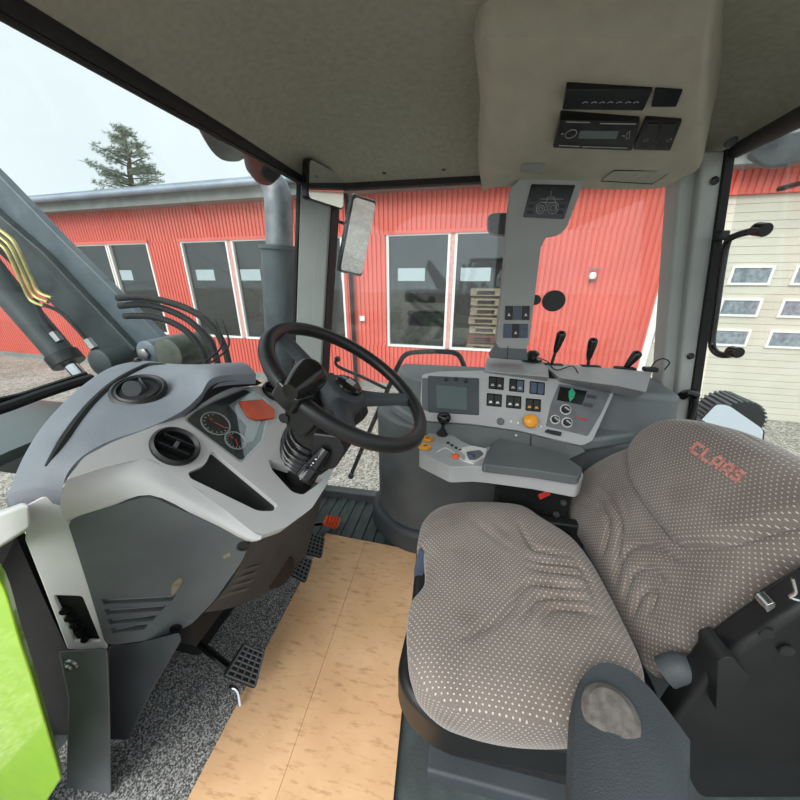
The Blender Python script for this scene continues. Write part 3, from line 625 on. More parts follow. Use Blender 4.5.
# light strip at the front left with the slot pocket
st = poly([(26, 505), (66, 484), (72, 520), (84, 560), (108, 648), (104, 652), (67, 650), (40, 580), (24, 540)], PS)
MB().slab_holes(st, [poly([(54, 596), (82, 597), (100, 641), (75, 641)], PS, .006)], -nS*.008).build('side_strip', M['light'], da, .004)
pk = MB().slab(poly([(50, 592), (86, 592), (106, 645), (72, 645)], lift(PS, -.0085)), -nS*.05).build('slot_pocket', M['black'], da)
mb = MB()
for k in range(5): q = UP(66+k*5.2, 608+k*7, lift(PS, -.009)); mb.lathe([(0, .012), (.007, .011), (.009, 0), (.009, -.006)][::-1], q, nS, 12)
mb.build('connector_row', M['gloss'], pk)
# dark side panel
sp = poly([(68, 524), (76, 517), (150, 496), (200, 519), (250, 541), (243, 560), (215, 600), (190, 626), (150, 640), (106, 646), (86, 580)], lift(PS, .004), .02)
slots = []
for k, (x0, x1, y0) in enumerate(((101, 176, 600), (104, 166, 610), (107, 157, 620), (110, 148, 629))):
    slots.append(poly([(x0, y0-.5), (x1, y0-4.5), (x1-4, y0+1.0), (x0+3, y0+5)], lift(PS, .004)))
sd_ = MB().slab_holes(sp, slots, -nS*.02).build('side_panel', M['dark'], da, .003)
mb = MB()
for k, (x0, x1, y0) in enumerate(((101, 176, 600), (104, 166, 610), (107, 157, 620), (110, 148, 629))):
    mb.slab([UP(x0, y0, lift(PS, -.008)), UP(x1, y0-4, lift(PS, -.008)), UP(x1-3, y0+1, lift(PS, .001)), UP(x0+3, y0+5, lift(PS, .001))], -nS*.004)
mb.build('louvre', M['panel'], sd_)
MB().slab(poly([(98, 590), (182, 590), (160, 640), (104, 640)], lift(PS, -.022)), -nS*.005).build('louvre_back', M['black_matt'], sd_)
MB().slab(rp([UP(u, v, lift(PS, .0045)) for u, v in ((172, 584), (180, 577), (183, 580), (176, 592), (171, 596))], .004), nS*.0006).build('mud_mark', M['mud'], sd_)
MB().slab(rp([UP(u, v, lift(PS, .0045)) for u, v in ((222, 556), (230, 552), (231, 556), (224, 559))], .003), nS*.0006).build('mud_mark', M['mud'], sd_)
for u, v in ((243, 546), (176, 628)):
    q = UP(u, v, lift(PS, .004)); MB().lathe([(.013, 0), (.013, .003), (.009, .003), (.009, .001), (0, .001)], q, nS, 18).build('screw_recess', M['black'], sd_)
# rear lower panel around the pedals
rowa = [UP(250, 540, PS)+V(.0, .005, 0), U(275, 528, y=.6), U(300, 512, y=.75), U(326, 484, y=.93)]
rowb = [UP(232, 580, PS), U(258, 560, y=.62), U(285, 545, y=.78), U(316, 520, y=.95)]
rowc = [UP(205, 622, PS)+V(-.02, .02, 0), U(240, 605, y=.62), U(278, 585, y=.8), U(306, 556, y=.95)]
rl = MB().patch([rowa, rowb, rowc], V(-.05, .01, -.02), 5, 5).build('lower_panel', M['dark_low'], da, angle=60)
bl_ = bvh(rl, da.location)
mb = MB(); ok = 0
for k, (a, b) in enumerate((((235, 572), (261, 564)), ((230, 580), (258, 571)), ((224, 588), (254, 579)), ((218, 596), (250, 587)))):
    p0 = hitp(*a, bl_, .002); p1 = hitp(*b, bl_, .002); p2 = hitp(b[0]-2, b[1]+3, bl_, .006); p3 = hitp(a[0]+1, a[1]+3, bl_, .006)
    if p0 and p1 and p2 and p3: mb.slab([p0, p1, p2, p3], V(-.004, 0, 0)); ok += 1
if ok: mb.build('louvre', M['dark'], rl)
p0 = hitp(280, 572, bl_)
if p0: MB().lathe([(.0, .004), (.055, .004), (.06, 0), (.06, -.006)][::-1], p0, V(.8, -.45, .1), 30).build('round_cap', M['black'], rl)
# black filler box added to block light behind the panels, then the foot
MB().box((-.82, .72, .62), (.34, .5, .5)).build('dash_light_block', M['black_matt'], da)
MB().slab([UP(u, v, plane((0, .37, 0), (.1, -1, 0))) for u, v in ((58, 651), (108, 648), (110, 700), (112, 800), (66, 800), (68, 700))], V(-.10, .045, -.10)).build('foot_column', M['dark'], da, .006)
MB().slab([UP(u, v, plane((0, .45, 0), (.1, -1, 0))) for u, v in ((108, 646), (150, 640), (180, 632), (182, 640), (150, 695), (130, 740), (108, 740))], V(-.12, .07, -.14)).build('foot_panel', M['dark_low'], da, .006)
q = UP(72, 664, plane((0, .37, 0), (.1, -1, 0))); MB().lathe([(0, .01), (.006, .01), (.007, .006), (.013, .004), (.014, 0)][::-1], q, (.1, -1, 0), 16).build('foot_bolt', M['steel'], da)
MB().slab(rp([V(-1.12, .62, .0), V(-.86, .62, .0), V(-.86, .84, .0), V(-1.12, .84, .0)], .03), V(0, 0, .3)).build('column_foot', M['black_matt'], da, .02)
# instrument cluster
PC = lift(PB, -.006)
ic = MB().slab(poly([(184, 420), (196, 410), (214, 400), (246, 387), (263, 397), (272, 404), (264, 441), (241, 463)], PC, .01), -nB*.012).build('instrument_cluster', M['cluster'], da)
MB().slab(poly([(229, 405), (250, 392), (268, 403), (262, 418), (254, 440), (243, 445), (247, 426)], lift(PC, .0012), .004), -nB*.001).build('pale_reflection', M['paleface'], ic)  # pale shape painted in for the white part of the glass reflection
MB().slab(poly([(239, 401), (262, 399), (275, 409), (275, 418), (258, 420), (249, 417)], lift(PC, .012), .006), -nB*.005).build('red_wall_reflection', M['orange'], ic, .002)  # orange shape painted in for the red wall reflected in the glass
MB().slab(poly([(200, 409), (214, 404), (226, 410), (210, 420)], lift(PC, .001), .003), -nB*.001).build('small_display', M['screen'], ic)
for (u, v, r, ang) in ((215.5, 424, .036, 200), (235, 441, .027, 150)):
    c = UP(u, v, lift(PC, .002)); a = nB.cross(V(0, 1, 0)).normalized(); b = nB.cross(a)
    gf = MB().lathe([(0, 0), (r, 0), (r, .002), (0, .002)], c, nB, 36).build('gauge', M['gaugeface'], ic)
    ring(MB(), c+nB*.003, nB, r, .0022).build('gauge_ring', M['greyprint'], gf)
    mb = MB()
    for k in range(11):
        t = math.radians(-120+k*24+90); d = math.cos(t)*-a+math.sin(t)*b; mb.tube([c+nB*.0026+d*r*.72, c+nB*.0026+d*r*.86], .0009, 5)
    mb.build('scale_marks', M['white'], gf)
    t = math.radians(ang); d = math.cos(t)*a+math.sin(t)*b
    MB().tube([c+nB*.0045-d*r*.1, c+nB*.0045+d*r*.7], .0012, 5).build('needle', M['red'], gf)
    mb = MB(); mb.box(c+nB*.003+a*r*.45, (.008, .006, .001), Matrix((a, b, nB)).transposed()); mb.build('gauge_symbol', M['red'], gf)
MB().slab(poly([(184, 420), (196, 410), (214, 400), (246, 387), (263, 397), (272, 404), (264, 441), (241, 463)], lift(PB, .002), .01), -nB*.0015).build('cluster_glass', glass('cluster_glass', .10, (.9, .93, .93)), ic)
# open storage pocket floor
MB().slab(poly([(212, 450), (278, 505), (274, 511), (258, 511), (190, 478), (188, 472), (205, 465)], lift(PB, -.012), .012), -nB*.004).build('storage_pocket', M['black'], da)
# cables beside the cluster
for dx in (0, 7): MB().tube([U(205+dx, 362, z=1.0), U(222+dx, 345, y=1.2), U(215+dx, 320, y=1.25)], .004, 6, smooth=5).build('washer_hose', M['black_matt'], label='thin black hose rising behind the dashboard hood, '+('left' if dx == 0 else 'right')+' of the pair', cat='hose')
# ================================================================== STEERING COLUMN AND WHEEL
WC = V(-.2558, .708, 1.0673); WN = V(math.sin(.6122), 0, math.cos(.6122)); WA = V(0, 1, 0); WBv = WN.cross(WA)   # WBv points forward-up / back
sc_ = thing('steering_column', V(-.5, .708, .6), 'black steering column with rubber gaiter and stalk switch', 'column')
def wl_(a, b, n): return WC+WA*a+WBv*b+WN*n     # wheel frame: a right, b, n along axis
ctip = U(298, 462, y=.708)
MB().tube([wl_(0, 0, -.05), wl_(0, 0, -.12), wl_(0, 0, -.19)], [.052, .062, .066], 26, smooth=4).build('column_shroud', M['black'], sc_, .004)
pA = wl_(0, 0, -.18); pZ = UP(296, 478, lift(PB, -.04))
ax_ = (pZ-pA)
MB().tube([pA+ax_*(.5*t-.04) for t in [k/72 for k in range(73)]], [.066+.006*math.sin(k*2*math.pi/14)+.008*math.sin(math.pi*k/72) for k in range(73)], 30).build('gaiter', M['gloss'], sc_)
MB().tube([pA+ax_*.4, pZ], .03, 16).build('steering_shaft', M['black_matt'], sc_)
MB().slab(rp([U(283, 395, y=.62), U(306, 392, y=.62), U(318, 425, y=.62), U(300, 440, y=.62), U(284, 425, y=.62)], .012), V(0, .17, 0)).build('column_cover', M['black'], sc_, .008)
# column switch block and stalk (toward the left door)
MB().slab(rp([U(u, v, y=.60) for u, v in ((312, 433), (338, 436), (346, 452), (334, 470), (318, 470), (310, 452))], .01), V(0, .1, 0)).build('switch_block', M['black'], sc_, .006)
sA = U(327, 449, y=.60); sB = U(304, 479, y=.56)
stk = MB().tube([sA, sA.lerp(sB, .55), sA.lerp(sB, .62), sB], [.014, .017, .021, .0235], 22).build('stalk', M['gloss'], sc_, .003)
d = (sB-sA).normalized(); ring(MB(), sA.lerp(sB, .6), d, .0212, .0016).build('stalk_ring', M['black_matt'], stk)
mb = MB()
for k, t in enumerate((.3, .42, .5, .75, .9)): mb.box(sA.lerp(sB, t)+V(-.002, -.0165 if t < .6 else -.021, .006), (.004, .002, .002))
mb.build('stalk_symbols', M['white'], stk)
MB().slab(rp([U(u, v, y=.9) for u, v in ((338, 405), (360, 402), (364, 420), (350, 430), (336, 425))], .01), V(0, .06, 0)).build('shuttle_housing', M['black'], sc_, .008)
MB().tube([wl_(.05, 0, -.1), U(352, 392, y=.95), U(372, 400, y=1.0)], .009, 10, smooth=4).build('shuttle_lever', M['black'], sc_)
MB().slab(circle(U(284, 418, y=.618), (0, 1, 0), .012, 16), V(0, -.003, 0)).build('lock_recess', M['black_matt'], sc_)
# wheel
R0 = .203
sw = thing('steering_wheel', WC, 'black three spoke steering wheel with a spinner knob, tilted toward the seat', 'steering wheel')
circ_ = [wl_(R0*math.cos(t), R0*math.sin(t), 0) for t in [2*math.pi*k/90 for k in range(90)]]
MB().tube(circ_, .0165, 16, closed=True).build('rim', M['black'], sw)
def rimpt(u, v):
    h = UP(u, v, (WC, WN)); r = h-WC; r.normalize(); return WC+r*R0
hub = MB().lathe([(.0, -.06), (.045, -.06), (.056, -.04), (.058, -.02), (.05, .0), (.04, .006), (0, .008)], WC-WN*.022, WN, 36).build('hub', M['dark_low'], sw, .003)
MB().lathe([(0, .0), (.036, .0), (.034, .006), (.026, .010), (0, .011)], WC-WN*.014, WN, 32).build('horn_cap', M['gloss'], hub)
mb = MB(); mb.box(WC-WN*.002, (.02, .024, .0012), Matrix((WBv, WA, WN)).transposed()); mb.build('horn_symbol', M['greyprint'], hub)
for u, v in ((288, 337), (408, 397), (352, 436)):
    q = rimpt(u, v); r = (q-WC).normalized(); t = WN.cross(r)
    a = WC+r*.03-WN*.035
    rows = []
    for f_, wd, dn in ((0, .030, -.035), (.35, .021, -.026), (.7, .017, -.012), (1, .02, 0)):
        c = WC+r*(.03+(R0-.03)*f_)+WN*dn
        rows.append([c-t*wd-WN*.008, c-t*wd*.6+WN*.006, c+t*wd*.6+WN*.006, c+t*wd-WN*.008])
    MB().patch(rows, -WN*.008, 4, 5).build('spoke', M['dark_low'], sw)
# spinner knob, clamped on the rim nearest the cluster
kp = rimpt(283, 398); r = (kp-WC).normalized(); t = WN.cross(r)
sk = MB().box(kp, (.05, .058, .042), Matrix((r, t, WN)).transposed()).build('knob_clamp', M['gloss'], sw, .008)
k2 = kp+r*-.012+WN*.03
MB().box(k2, (.04, .05, .03), Matrix((r, t, WN)).transposed()).build('knob_neck', M['black'], sk, .008)
ka = UP(313, 372, (WC+WN*.055, WN)); kb = UP(290, 392, (WC+WN*.04, WN)); kd = (ka-kb)
MB().tube([kb, kb+kd*.25, kb+kd*.55, kb+kd*.9, kb+kd*1.08], [.014, .021, .028, .031, .018], 22, smooth=4).build('spinner_knob', M['gloss'], sk)
# ------------------------------------------------------------------ pedals
def pedal(name, pxs, z, armpx, label, m='black_matt', thick=.012, cells=(4, 6), axis=None):
    P3 = []
    base = plane(U(sum(p[0] for p in pxs)/4, sum(p[1] for p in pxs)/4, z=z), (.75, -.1, .62))
    P3 = [UP(u, v, base) for u, v in pxs]; c = sum(P3, V(0, 0, 0))/4
    t = thing(name, c, label, 'pedal')
    MB().slab(rp(P3, .012), -base[1]*thick).build('pad', M[m], t, .003)
    mb = MB(); nx, ny = cells
    for i in range(nx+1):
        a = P3[0].lerp(P3[1], .06+.88*i/nx); b = P3[3].lerp(P3[2], .06+.88*i/nx); mb.tube([a.lerp(b, .05)+base[1]*.002, a.lerp(b, .95)+base[1]*.002], .0035, 5)
    for j in range(ny+1):
        a = P3[0].lerp(P3[3], .06+.88*j/ny); b = P3[1].lerp(P3[2], .06+.88*j/ny); mb.tube([a.lerp(b, .05)+base[1]*.002, a.lerp(b, .95)+base[1]*.002], .0035, 5)
    mb.build('tread', M['dark'] if m == 'black_matt' else M[m], t)
    if armpx: MB().tube([c-base[1]*.014]+[Vector(q) for q in armpx], .012, 8).build('arm', M['gloss'], t)
    return t
pd = pedal('clutch_pedal', [(244, 643), (265, 652), (256, 689), (223, 676)], .14, [U(230, 668, z=.13), U(182, 630, x=-.86)], 'black ribbed clutch pedal standing nearest on the speckled mat')
MB().tube([U(228, 690, z=.05), U(232, 687, z=.07), U(238, 692, z=.06), U(240, 705, z=.03)], .007, 10, smooth=4).build('return_spring_bar', M['chrome'], pd)
pedal('brake_pedal', [(310, 531), (325, 538), (322, 558), (304, 553)], .15, [V(-.8, 1.02, .3)], 'black ribbed brake pedal, the farther of the pair at the cardboard edge', cells=(4, 5))
pedal('brake_pedal', [(297, 553), (313, 560), (306, 583), (288, 573)], .15, [V(-.8, .95, .3)], 'black ribbed brake pedal, the nearer of the pair at the cardboard edge', cells=(4, 5))
pedal('throttle_pedal', [(327, 515), (341, 518), (337, 529), (323, 524)], .07, [U(312, 524, z=.1), V(-.85, 1.2, .2)], 'small orange accelerator pedal on the ribbed rubber floor', m='orange', cells=(4, 4))
# ================================================================== RIGHT SIDE CONSOLE
PN = plane((0, 1.28, .92), (0, -.85, .53)); nN = PN[1]
co = thing('side_console', V(.2, 1.4, 0), 'grey side console under the right window with switch panel and rounded lower body', 'console')
plan = rp([V(-.40, 1.57, 0), V(-.40, 1.42, 0), V(-.24, 1.26, 0), V(.2, 1.27, 0), V(.74, 1.25, 0), V(.74, 1.57, 0)], .14, 8)
MB().slab(plan, V(0, 0, .70)).build('lower_body', M['dark'], co, .02, 3)
MB().slab(rp([V(-.44, 1.59, 0), V(-.44, 1.40, 0), V(-.25, 1.225, 0), V(.2, 1.235, 0), V(.2, 1.59, 0)], .15, 8), V(0, 0, .14)).build('skirt', M['dark_low'], co, .03, 3)
body = [U(u, v, z=z) for u, v, z in ((396, 400, .86),)]
MB().slab(rp([V(-.33, 1.57, .69), V(-.33, 1.42, .69), V(-.19, 1.27, .69), V(.1, 1.19, .69), V(.44, 1.165, .69), V(.62, 1.25, .69), V(.75, 1.32, .69), V(.75, 1.57, .69)], .05, 6), V(0, 0, .05)).build('belt', M['consolegrey'], co, .015, 3)
# upper body behind the panel, and the right shoulder
MB().slab(rp([V(-.30, 1.57, .73), V(-.29, 1.42, .73), V(-.17, 1.31, .73), V(.56, 1.31, .73), V(.60, 1.57, .73)], .05, 6), V(0, 0, .17)).build('upper_body', M['consolegrey'], co, .02, 3)
MB().slab(rp([V(.50, 1.57, .3), V(.50, 1.30, .3), V(.80, 1.27, .3), V(.82, 1.57, .3)], .05, 6), V(0, 0, .60)).build('shoulder', M['consolegrey'], co, .025, 3)
# lever ledge
MB().slab(rp([U(540, 362, z=.955), U(652, 372, z=.955), U(646, 392, z=.955), U(618, 386, z=.955), U(560, 378, z=.955)], .01), V(.02, .08, -.05)).build('lever_ledge', M['panel'], co, .008)
MB().slab(rp([U(487, 357, z=.955), U(548, 362, z=.955), U(549, 377, z=.955), U(484, 371, z=.955)], .008), V(.015, .07, -.05)).build('column_base', M['panel'], co, .008)
# front panel plate
pp = poly([(422, 374), (440, 371), (485, 370), (530, 375), (575, 381), (607, 383), (617, 388), (606, 412), (593, 441), (583, 446), (560, 441), (520, 431), (470, 424), (425, 421), (420, 400)], PN, .012)
MB().slab(pp, -nN*.03).build('panel_plate', M['panel'], co, .005, 3)
kb_ = poly([(424, 421), (470, 424), (520, 431), (560, 441), (583, 446), (586, 452), (548, 470), (425, 445)], lift(PN, -.008))
MB().slab(kb_, -nN*.03).build('knee_pad', M['dark'], co, .006)
MB().tube([UP(531, 436, lift(PN, -.006)), UP(530, 462, lift(PN, -.006))], .002, 6).build('panel_joint', M['black_matt'], co)
def on(px, d, m, name, par, r=.004, th=.006, bev=0, **k): return MB().slab(poly(px, lift(PN, d), r), -nN*th).build(name, M[m], par, bev, **k)
mon = on([(428, 375.5), (479, 378), (479, 415), (428, 412)], .006, 'dark_low', 'monitor', co, .004, .014, .003)
on([(436, 385), (467, 387.5), (467, 410), (437, 408)], .0075, 'screen', 'screen', mon, .002, .002)
for u, v in ((446, 379.5), (456, 379), (466, 381)): MB().lathe([(0, .006), (.007, .006), (.008, 0), (.008, -.004)][::-1], UP(u, v, lift(PN, .006)), nN, 14).build('monitor_knob', M['black'], mon)
on([(422, 378), (428, 378), (428, 411), (422, 409)], .005, 'dark', 'side_grip', mon, .002, .01, .002)
def rocker(px, sym, left='black', right='black'):
    s = on(px, .003, 'gloss', 'rocker_switch', co, .003, .01)
    (a, b, c, d_) = px
    for k, m_ in enumerate((left, right)):
        q0, q1 = (.06, .47) if k == 0 else (.53, .94)
        lp = lambda p, q, t: (p[0]*(1-t)+q[0]*t, p[1]*(1-t)+q[1]*t)
        top0, top1, bot0, bot1 = lp(a, b, q0), lp(a, b, q1), lp(d_, c, q0), lp(d_, c, q1)
        on([(top0[0], top0[1]+1), (top1[0], top1[1]+1), (bot1[0], bot1[1]-1), (bot0[0], bot0[1]-1)], .006, m_, 'rocker_key', s, .002, .004, .001)
        if sym:
            cx, cy = (bot0[0]+bot1[0])/2, (bot0[1]+bot1[1])/2-4
            on([(cx-1.8, cy+1), (cx-1, cy-1), (cx+1, cy-1.2), (cx+2, cy+1)], .0068, sym, 'switch_symbol', s, 0, .0008)
for (x, y), sy, l_, r_ in (((489, 376), 'greyprint', 'black', 'black'), ((509.5, 378.5), 'greyprint', 'black', 'blue'), ((530, 381), None, 'blue', 'blue'), ((487, 393), 'white', 'black', 'black'), ((506.5, 395), 'white', 'black', 'black'), ((526, 398), 'amber', 'black', 'black')):
    rocker([(x, y), (x+15, y+1.5), (x+14.5, y+14), (x-.5, y+12.5)], sy, l_, r_)
# climate sub panel
sb = on([(559, 384), (612, 390), (601, 414), (588, 436), (546, 426), (551, 404)], .003, 'subpanel', 'climate_panel', co, .006, .008, .001)
on([(560, 386.5), (587, 391), (582, 405), (557, 400)], .0045, 'gloss', 'display', sb, .002, .002)
on([(572, 388), (576, 393.5), (568, 392.5)], .0052, 'green', 'display_arrow', sb, 0, .001); on([(568.5, 396), (574.5, 397), (570, 402)], .0052, 'green', 'display_arrow', sb, 0, .001)
on([(569, 392.6), (575, 393.6), (574.4, 396.6), (568.6, 395.7)], .0052, 'green', 'display_arrow', sb, 0, .001)
for k, (u, v) in enumerate(((592, 396.5), (588.5, 405))): on([(u-4.5, v-2.5), (u+5, v-1), (u+4, v+2.5), (u-5, v+1)], .006, 'dark_low', 'push_button', sb, .002, .004, .001)
for u, v, r in ((565.5, 409.5, .019), (555, 419.5, .016), (567, 422.5, .018)):
    c = UP(u, v, lift(PN, .003)); a = nN.cross(V(1, 0, 0)).normalized(); b = nN.cross(a)
    kn = MB().lathe([(r*.7, 0), (r*.68, .014), (r*.6, .017), (0, .017)], c, nN, 26).build('rotary_knob', M['black'], sb, .001)
    ring(MB(), c+nN*.001, nN, r*.95, .0022).build('dial_ring', M['white'], kn)
    MB().box(c+nN*.018, (r*1.1, .006, .006), Matrix((b*.8+a*.6, a*.8-b*.6, nN)).transposed()).build('knob_grip', M['greyprint'], kn, .001)
def pstroke(name, txt, u0, v0, u1, v1, hgt, wid, pl, m, par):
    p0 = UP(u0, v0, pl); p1 = UP(u1, v1, pl); ex_ = (p1-p0).normalized(); ey_ = pl[1].cross(ex_).normalized()
    if ey_.z < 0: ey_ = -ey_
    n = len(txt); adv = (p1-p0).length/n; mb = MB()
    for i, ch in enumerate(txt):
        for st_ in STROKES[ch]: mb.tube([p0+ex_*(adv*(i+x*.72))+ey_*(y*hgt) for x, y in st_], wid, 5)
    return mb.build(name, m, par)
pstroke('brand_lettering', 'CLAAS', 575, 418, 587, 421.5, .009, .0012, lift(PN, .0035), M['redprint'], sb)
MB().box(UP(583, 430, lift(PN, .0035)), (.008, .004, .002)).build('red_mark', M['redprint'], sb)
c = UP(529, 422, lift(PN, .0))
kn = MB().lathe([(.0, 0), (.02, 0), (.021, .016), (.0, .018)], c, nN, 26).build('button_collar', M['black'], co, .002)
MB().lathe([(.023, .014), (.026, .022), (.025, .034), (.016, .042), (0, .044)], c, nN, 28).build('orange_button', M['amber'], kn)
MB().lathe([(0, .0), (.014, .0), (.013, .006), (.009, .008), (0, .006)][:], UP(500.5, 421.5, PN), nN, 22).build('socket_cap', M['subpanel'], co)
for u, v in ((511, 421.5), (518, 423), (536, 426), (541, 426.5)): MB().lathe([(0, .002), (.004, .002), (.004, 0)][::-1], UP(u, v, PN), nN, 10).build('symbol_dot', M['white'], co)
on([(547, 429), (562, 432), (561, 436), (553, 434.5), (545, 432)], .012, 'gloss', 'toggle_switch', co, .003, .012, .002)
MB().lathe([(0, .003), (.006, .002), (.007, 0)][::-1], UP(516.5, 435, lift(PN, -.008)), nN, 14).build('panel_screw', M['steel'], co)
# levers on the ledge
for k, (b0, m0, t0, lab) in enumerate((((551, 364), (556, 350), (562, 333), 'black lever with a long grip on the console ledge, nearest the grey column'), ((588, 367), (589, 357), (593.5, 340), 'black lever standing upright on the console ledge, middle of three'), ((621, 373), (627, 366), (638, 353), 'black lever leaning right on the console ledge, nearest the rear pillar'))):
    y = 1.44; A = U(*b0, y=y); A.z = .945; B = U(*m0, y=y); T_ = U(*t0, y=y)
    t = thing('control_lever', A, lab, 'lever', 'hand levers on the console ledge')
    MB().box(A+V(.01, 0, .006), (.075, .035, .014)).build('gate', M['black_matt'], t, .004)
    MB().tube([A, B], .006, 10).build('stem', M['black'], t)
    MB().tube([B-(T_-B)*.15, B.lerp(T_, .2), B.lerp(T_, .6), B.lerp(T_, .95), T_+(T_-B)*.12], [.008, .013, .0165, .018, .010], 18, smooth=4).build('grip', M['gloss'], t)
# black puck with lead on the ledge
q = U(532, 360, z=.96)
t = thing('beacon_socket', q, 'flat black round device with thin cable lying at the foot of the grey column', 'device')
MB().lathe([(0, 0), (.042, 0), (.044, .008), (.02, .014), (0, .014)], q, (0, 0, 1), 28).build('base', M['gloss'], t)
MB().tube([q+V(0, 0, .012), q+V(-.01, 0, .026), q+V(-.02, .0, .032)], [.034, .026, .012], 20).build('cap', M['black'], t)
MB().tube([q+V(.04, 0, .006), U(548, 362, z=.963), U(556, 370, z=.963), U(572, 366, z=.963), U(578, 373, z=.963)], .0022, 6, smooth=6).build('cable', M['black_matt'], t)
q = U(648, 377, y=1.42); q.z = .958
t = thing('cable_plug', q, 'small black plug with a looped cable at the foot of the rear right pillar', 'plug')
MB().box(q, (.05, .03, .018)).build('plug_body', M['black'], t, .005)
MB().tube([q, q+V(.01, 0, .03), q+V(.035, .0, .045), q+V(.06, 0, .03), q+V(.05, 0, .0)], .0025, 6, smooth=5).build('cable', M['black_matt'], t)
# ================================================================== ARMREST WITH JOYSTICK
ar = thing('armrest_console', V(.2, 1.03, .45), 'light grey armrest console with small joystick and dark padded top beside the seat', 'armrest')
PT = plane((0, 0, .72), (0, 0, 1))
tip = [UP(u, v, PT) for u, v in ((419, 452), (422, 441), (433, 428), (447, 431), (462, 441), (480, 449), (490, 446), (582, 470), (584, 476), (579, 481), (535, 473), (487, 467), (474, 466), (451, 467))]
def dr(p, z): return V(p.x, p.y, z)
MB().slab(rp(tip, .012, 3), V(0, 0, -.062)).build('armrest_body', M['panel'], ar, .007, 3)
top = [UP(u, v, plane((0, 0, .745), (0, 0, 1))) for u, v in ((493, 441), (500, 438), (559, 452), (583, 468), (579, 477), (535, 470), (482, 464), (486, 455))]
MB().slab(rp(top, .012, 4), V(0, 0, -.03)).build('arm_pad', M['dark'], ar, .01, 3)
MB().slab([V(.16, 1.04, .66), V(.40, 1.01, .66), V(.42, 1.10, .66), V(.16, 1.12, .66)], V(0, 0, -.25)).build('armrest_support', M['black'], ar, .01)
PT2 = lift(PT, .001)
MB().slab(rp([UP(u, v, PT2) for u, v in ((457, 449), (472, 446), (487, 449), (485, 458), (474, 463), (464, 462), (466, 456))], .008), V(0, 0, .002)).build('storage_tray', M['white'], ar)
MB().slab(rp([UP(u, v, lift(PT, .0035)) for u, v in ((466, 452), (480, 450), (484, 454), (476, 460), (469, 460))], .008), V(0, 0, .001)).build('tray_floor', M['subpanel'], ar)
MB().lathe([(0, .012), (.012, .01), (.014, 0)][::-1], UP(471, 456.5, PT2), (0, 0, 1), 16).build('blue_cap', M['blue'], ar)
q = UP(442, 434.5, PT2)
js = MB().lathe([(.022, 0), (.02, .008), (.013, .012), (.012, .02), (.007, .024), (.006, .05)], q, (.05, 0, 1), 22).build('joystick', M['black_matt'], ar)
MB().tube([q+V(.002, 0, .045), q+V(.003, 0, .058), q+V(.004, 0, .072), q+V(.005, 0, .086), q+V(.005, 0, .092)], [.009, .021, .027, .022, .009], 22, smooth=4).build('joystick_knob', M['gloss'], js)
for u, v in ((428, 440), (425.5, 448)):
    b_ = UP(u, v, PT2); MB().slab(rp([b_+V(-.026, -.012, 0), b_+V(.01, -.02, 0), b_+V(.024, .01, 0), b_+V(-.012, .02, 0)], .007), V(0, 0, .01)).build('amber_button', M['amber'], ar, .002)
    MB().tube([b_+V(-.006, -.006, .0105), b_+V(.004, .004, .0105)], .002, 6).build('button_symbol', M['black'], ar)
b_ = UP(455.5, 457, PT2); MB().lathe([(.012, 0), (.012, .006), (.008, .010), (0, .011)], b_, (0, 0, 1), 20).build('orange_knob', M['orange'], ar)
for u, v in ((448, 443), (452, 445.5), (456, 448), (460, 450)):
    b_ = UP(u, v, PT2); MB().lathe([(.006, 0), (.006, .003), (0, .004)], b_, (0, 0, 1), 12).build('small_button', M['black'], ar)
MB().tube([UP(u, v, PT2) for u, v in ((437, 452), (445, 448), (453, 452), (462, 460), (474, 464))], .0015, 6, smooth=5).build('guide_line', M['white'], ar)
# ================================================================== INSTRUMENT COLUMN AND OVERHEAD CONSOLE
PCm = plane((0, 1.38, 1.3), (0, -1, 0))
ic_ = thing('instrument_column', V(.2, 1.42, .95), 'grey upright instrument column with pictogram display and rocker switches before the window', 'column')
MB().slab(rp(poly([(523, 176), (586, 174), (581, 190), (567, 227), (561, 234), (547, 236), (541, 247), (536, 287), (529, 343), (526, 349), (499, 348), (496, 343), (503, 282), (508, 215), (511, 188)], PCm), .008, 3), V(0, .07, 0)).build('post', M['column'], ic_, .007, 3)
MB().slab(poly([(497, 346), (527, 348), (528, 361), (489, 358)], PCm), V(0, .08, 0)).build('post_foot', M['dark'], ic_, .006)
MB().tube([UP(508, 346, lift(PCm, .001)), UP(507, 360, lift(PCm, .001))], .0012, 5).build('foot_joint', M['black_matt'], ic_)
def onc(px, d, m, name, par, r=.003, th=.004, bev=0): return MB().slab(poly(px, lift(PCm, d), r), V(0, th, 0)).build(name, M[m], par, bev)
dp_ = onc([(531.5, 184), (575.5, 185), (564, 219), (523, 217)], .003, 'gloss', 'pictogram_display', ic_, .004, .006, .001)
mb = MB(); P4 = lift(PCm, .004)
def ln(*px): mb.tube([UP(u, v, P4) for u, v in px], .0009, 5)
ln((537, 212), (536, 206), (541, 202), (546, 203)); ln((546, 203), (548, 197), (554, 197), (556, 203), (557, 212)); ln((541, 202), (556, 203)); ln((545, 210), (549, 210)); ln((551, 196), (551, 191)); ln((540, 199), (564, 199)); ln((546, 208), (546, 203))
for u, v, r in ((540.5, 209.5, .013), (553, 208, .018)): ring(mb, UP(u, v, P4), V(0, -1, 0), r, .0009, 18); ring(mb, UP(u, v, P4), V(0, -1, 0), r*.5, .0009, 14)
mb.build('tractor_pictogram', M['greyprint'], dp_)
for u, v in ((539, 189), (553, 189), (534, 199), (563, 199), (531, 206), (562, 206), (530, 212), (560, 212)): onc([(u-3, v-1.5), (u+3, v-1.5), (u+3, v+1.5), (u-3, v+1.5)], .0042, 'black', 'indicator', dp_, 0, .001)
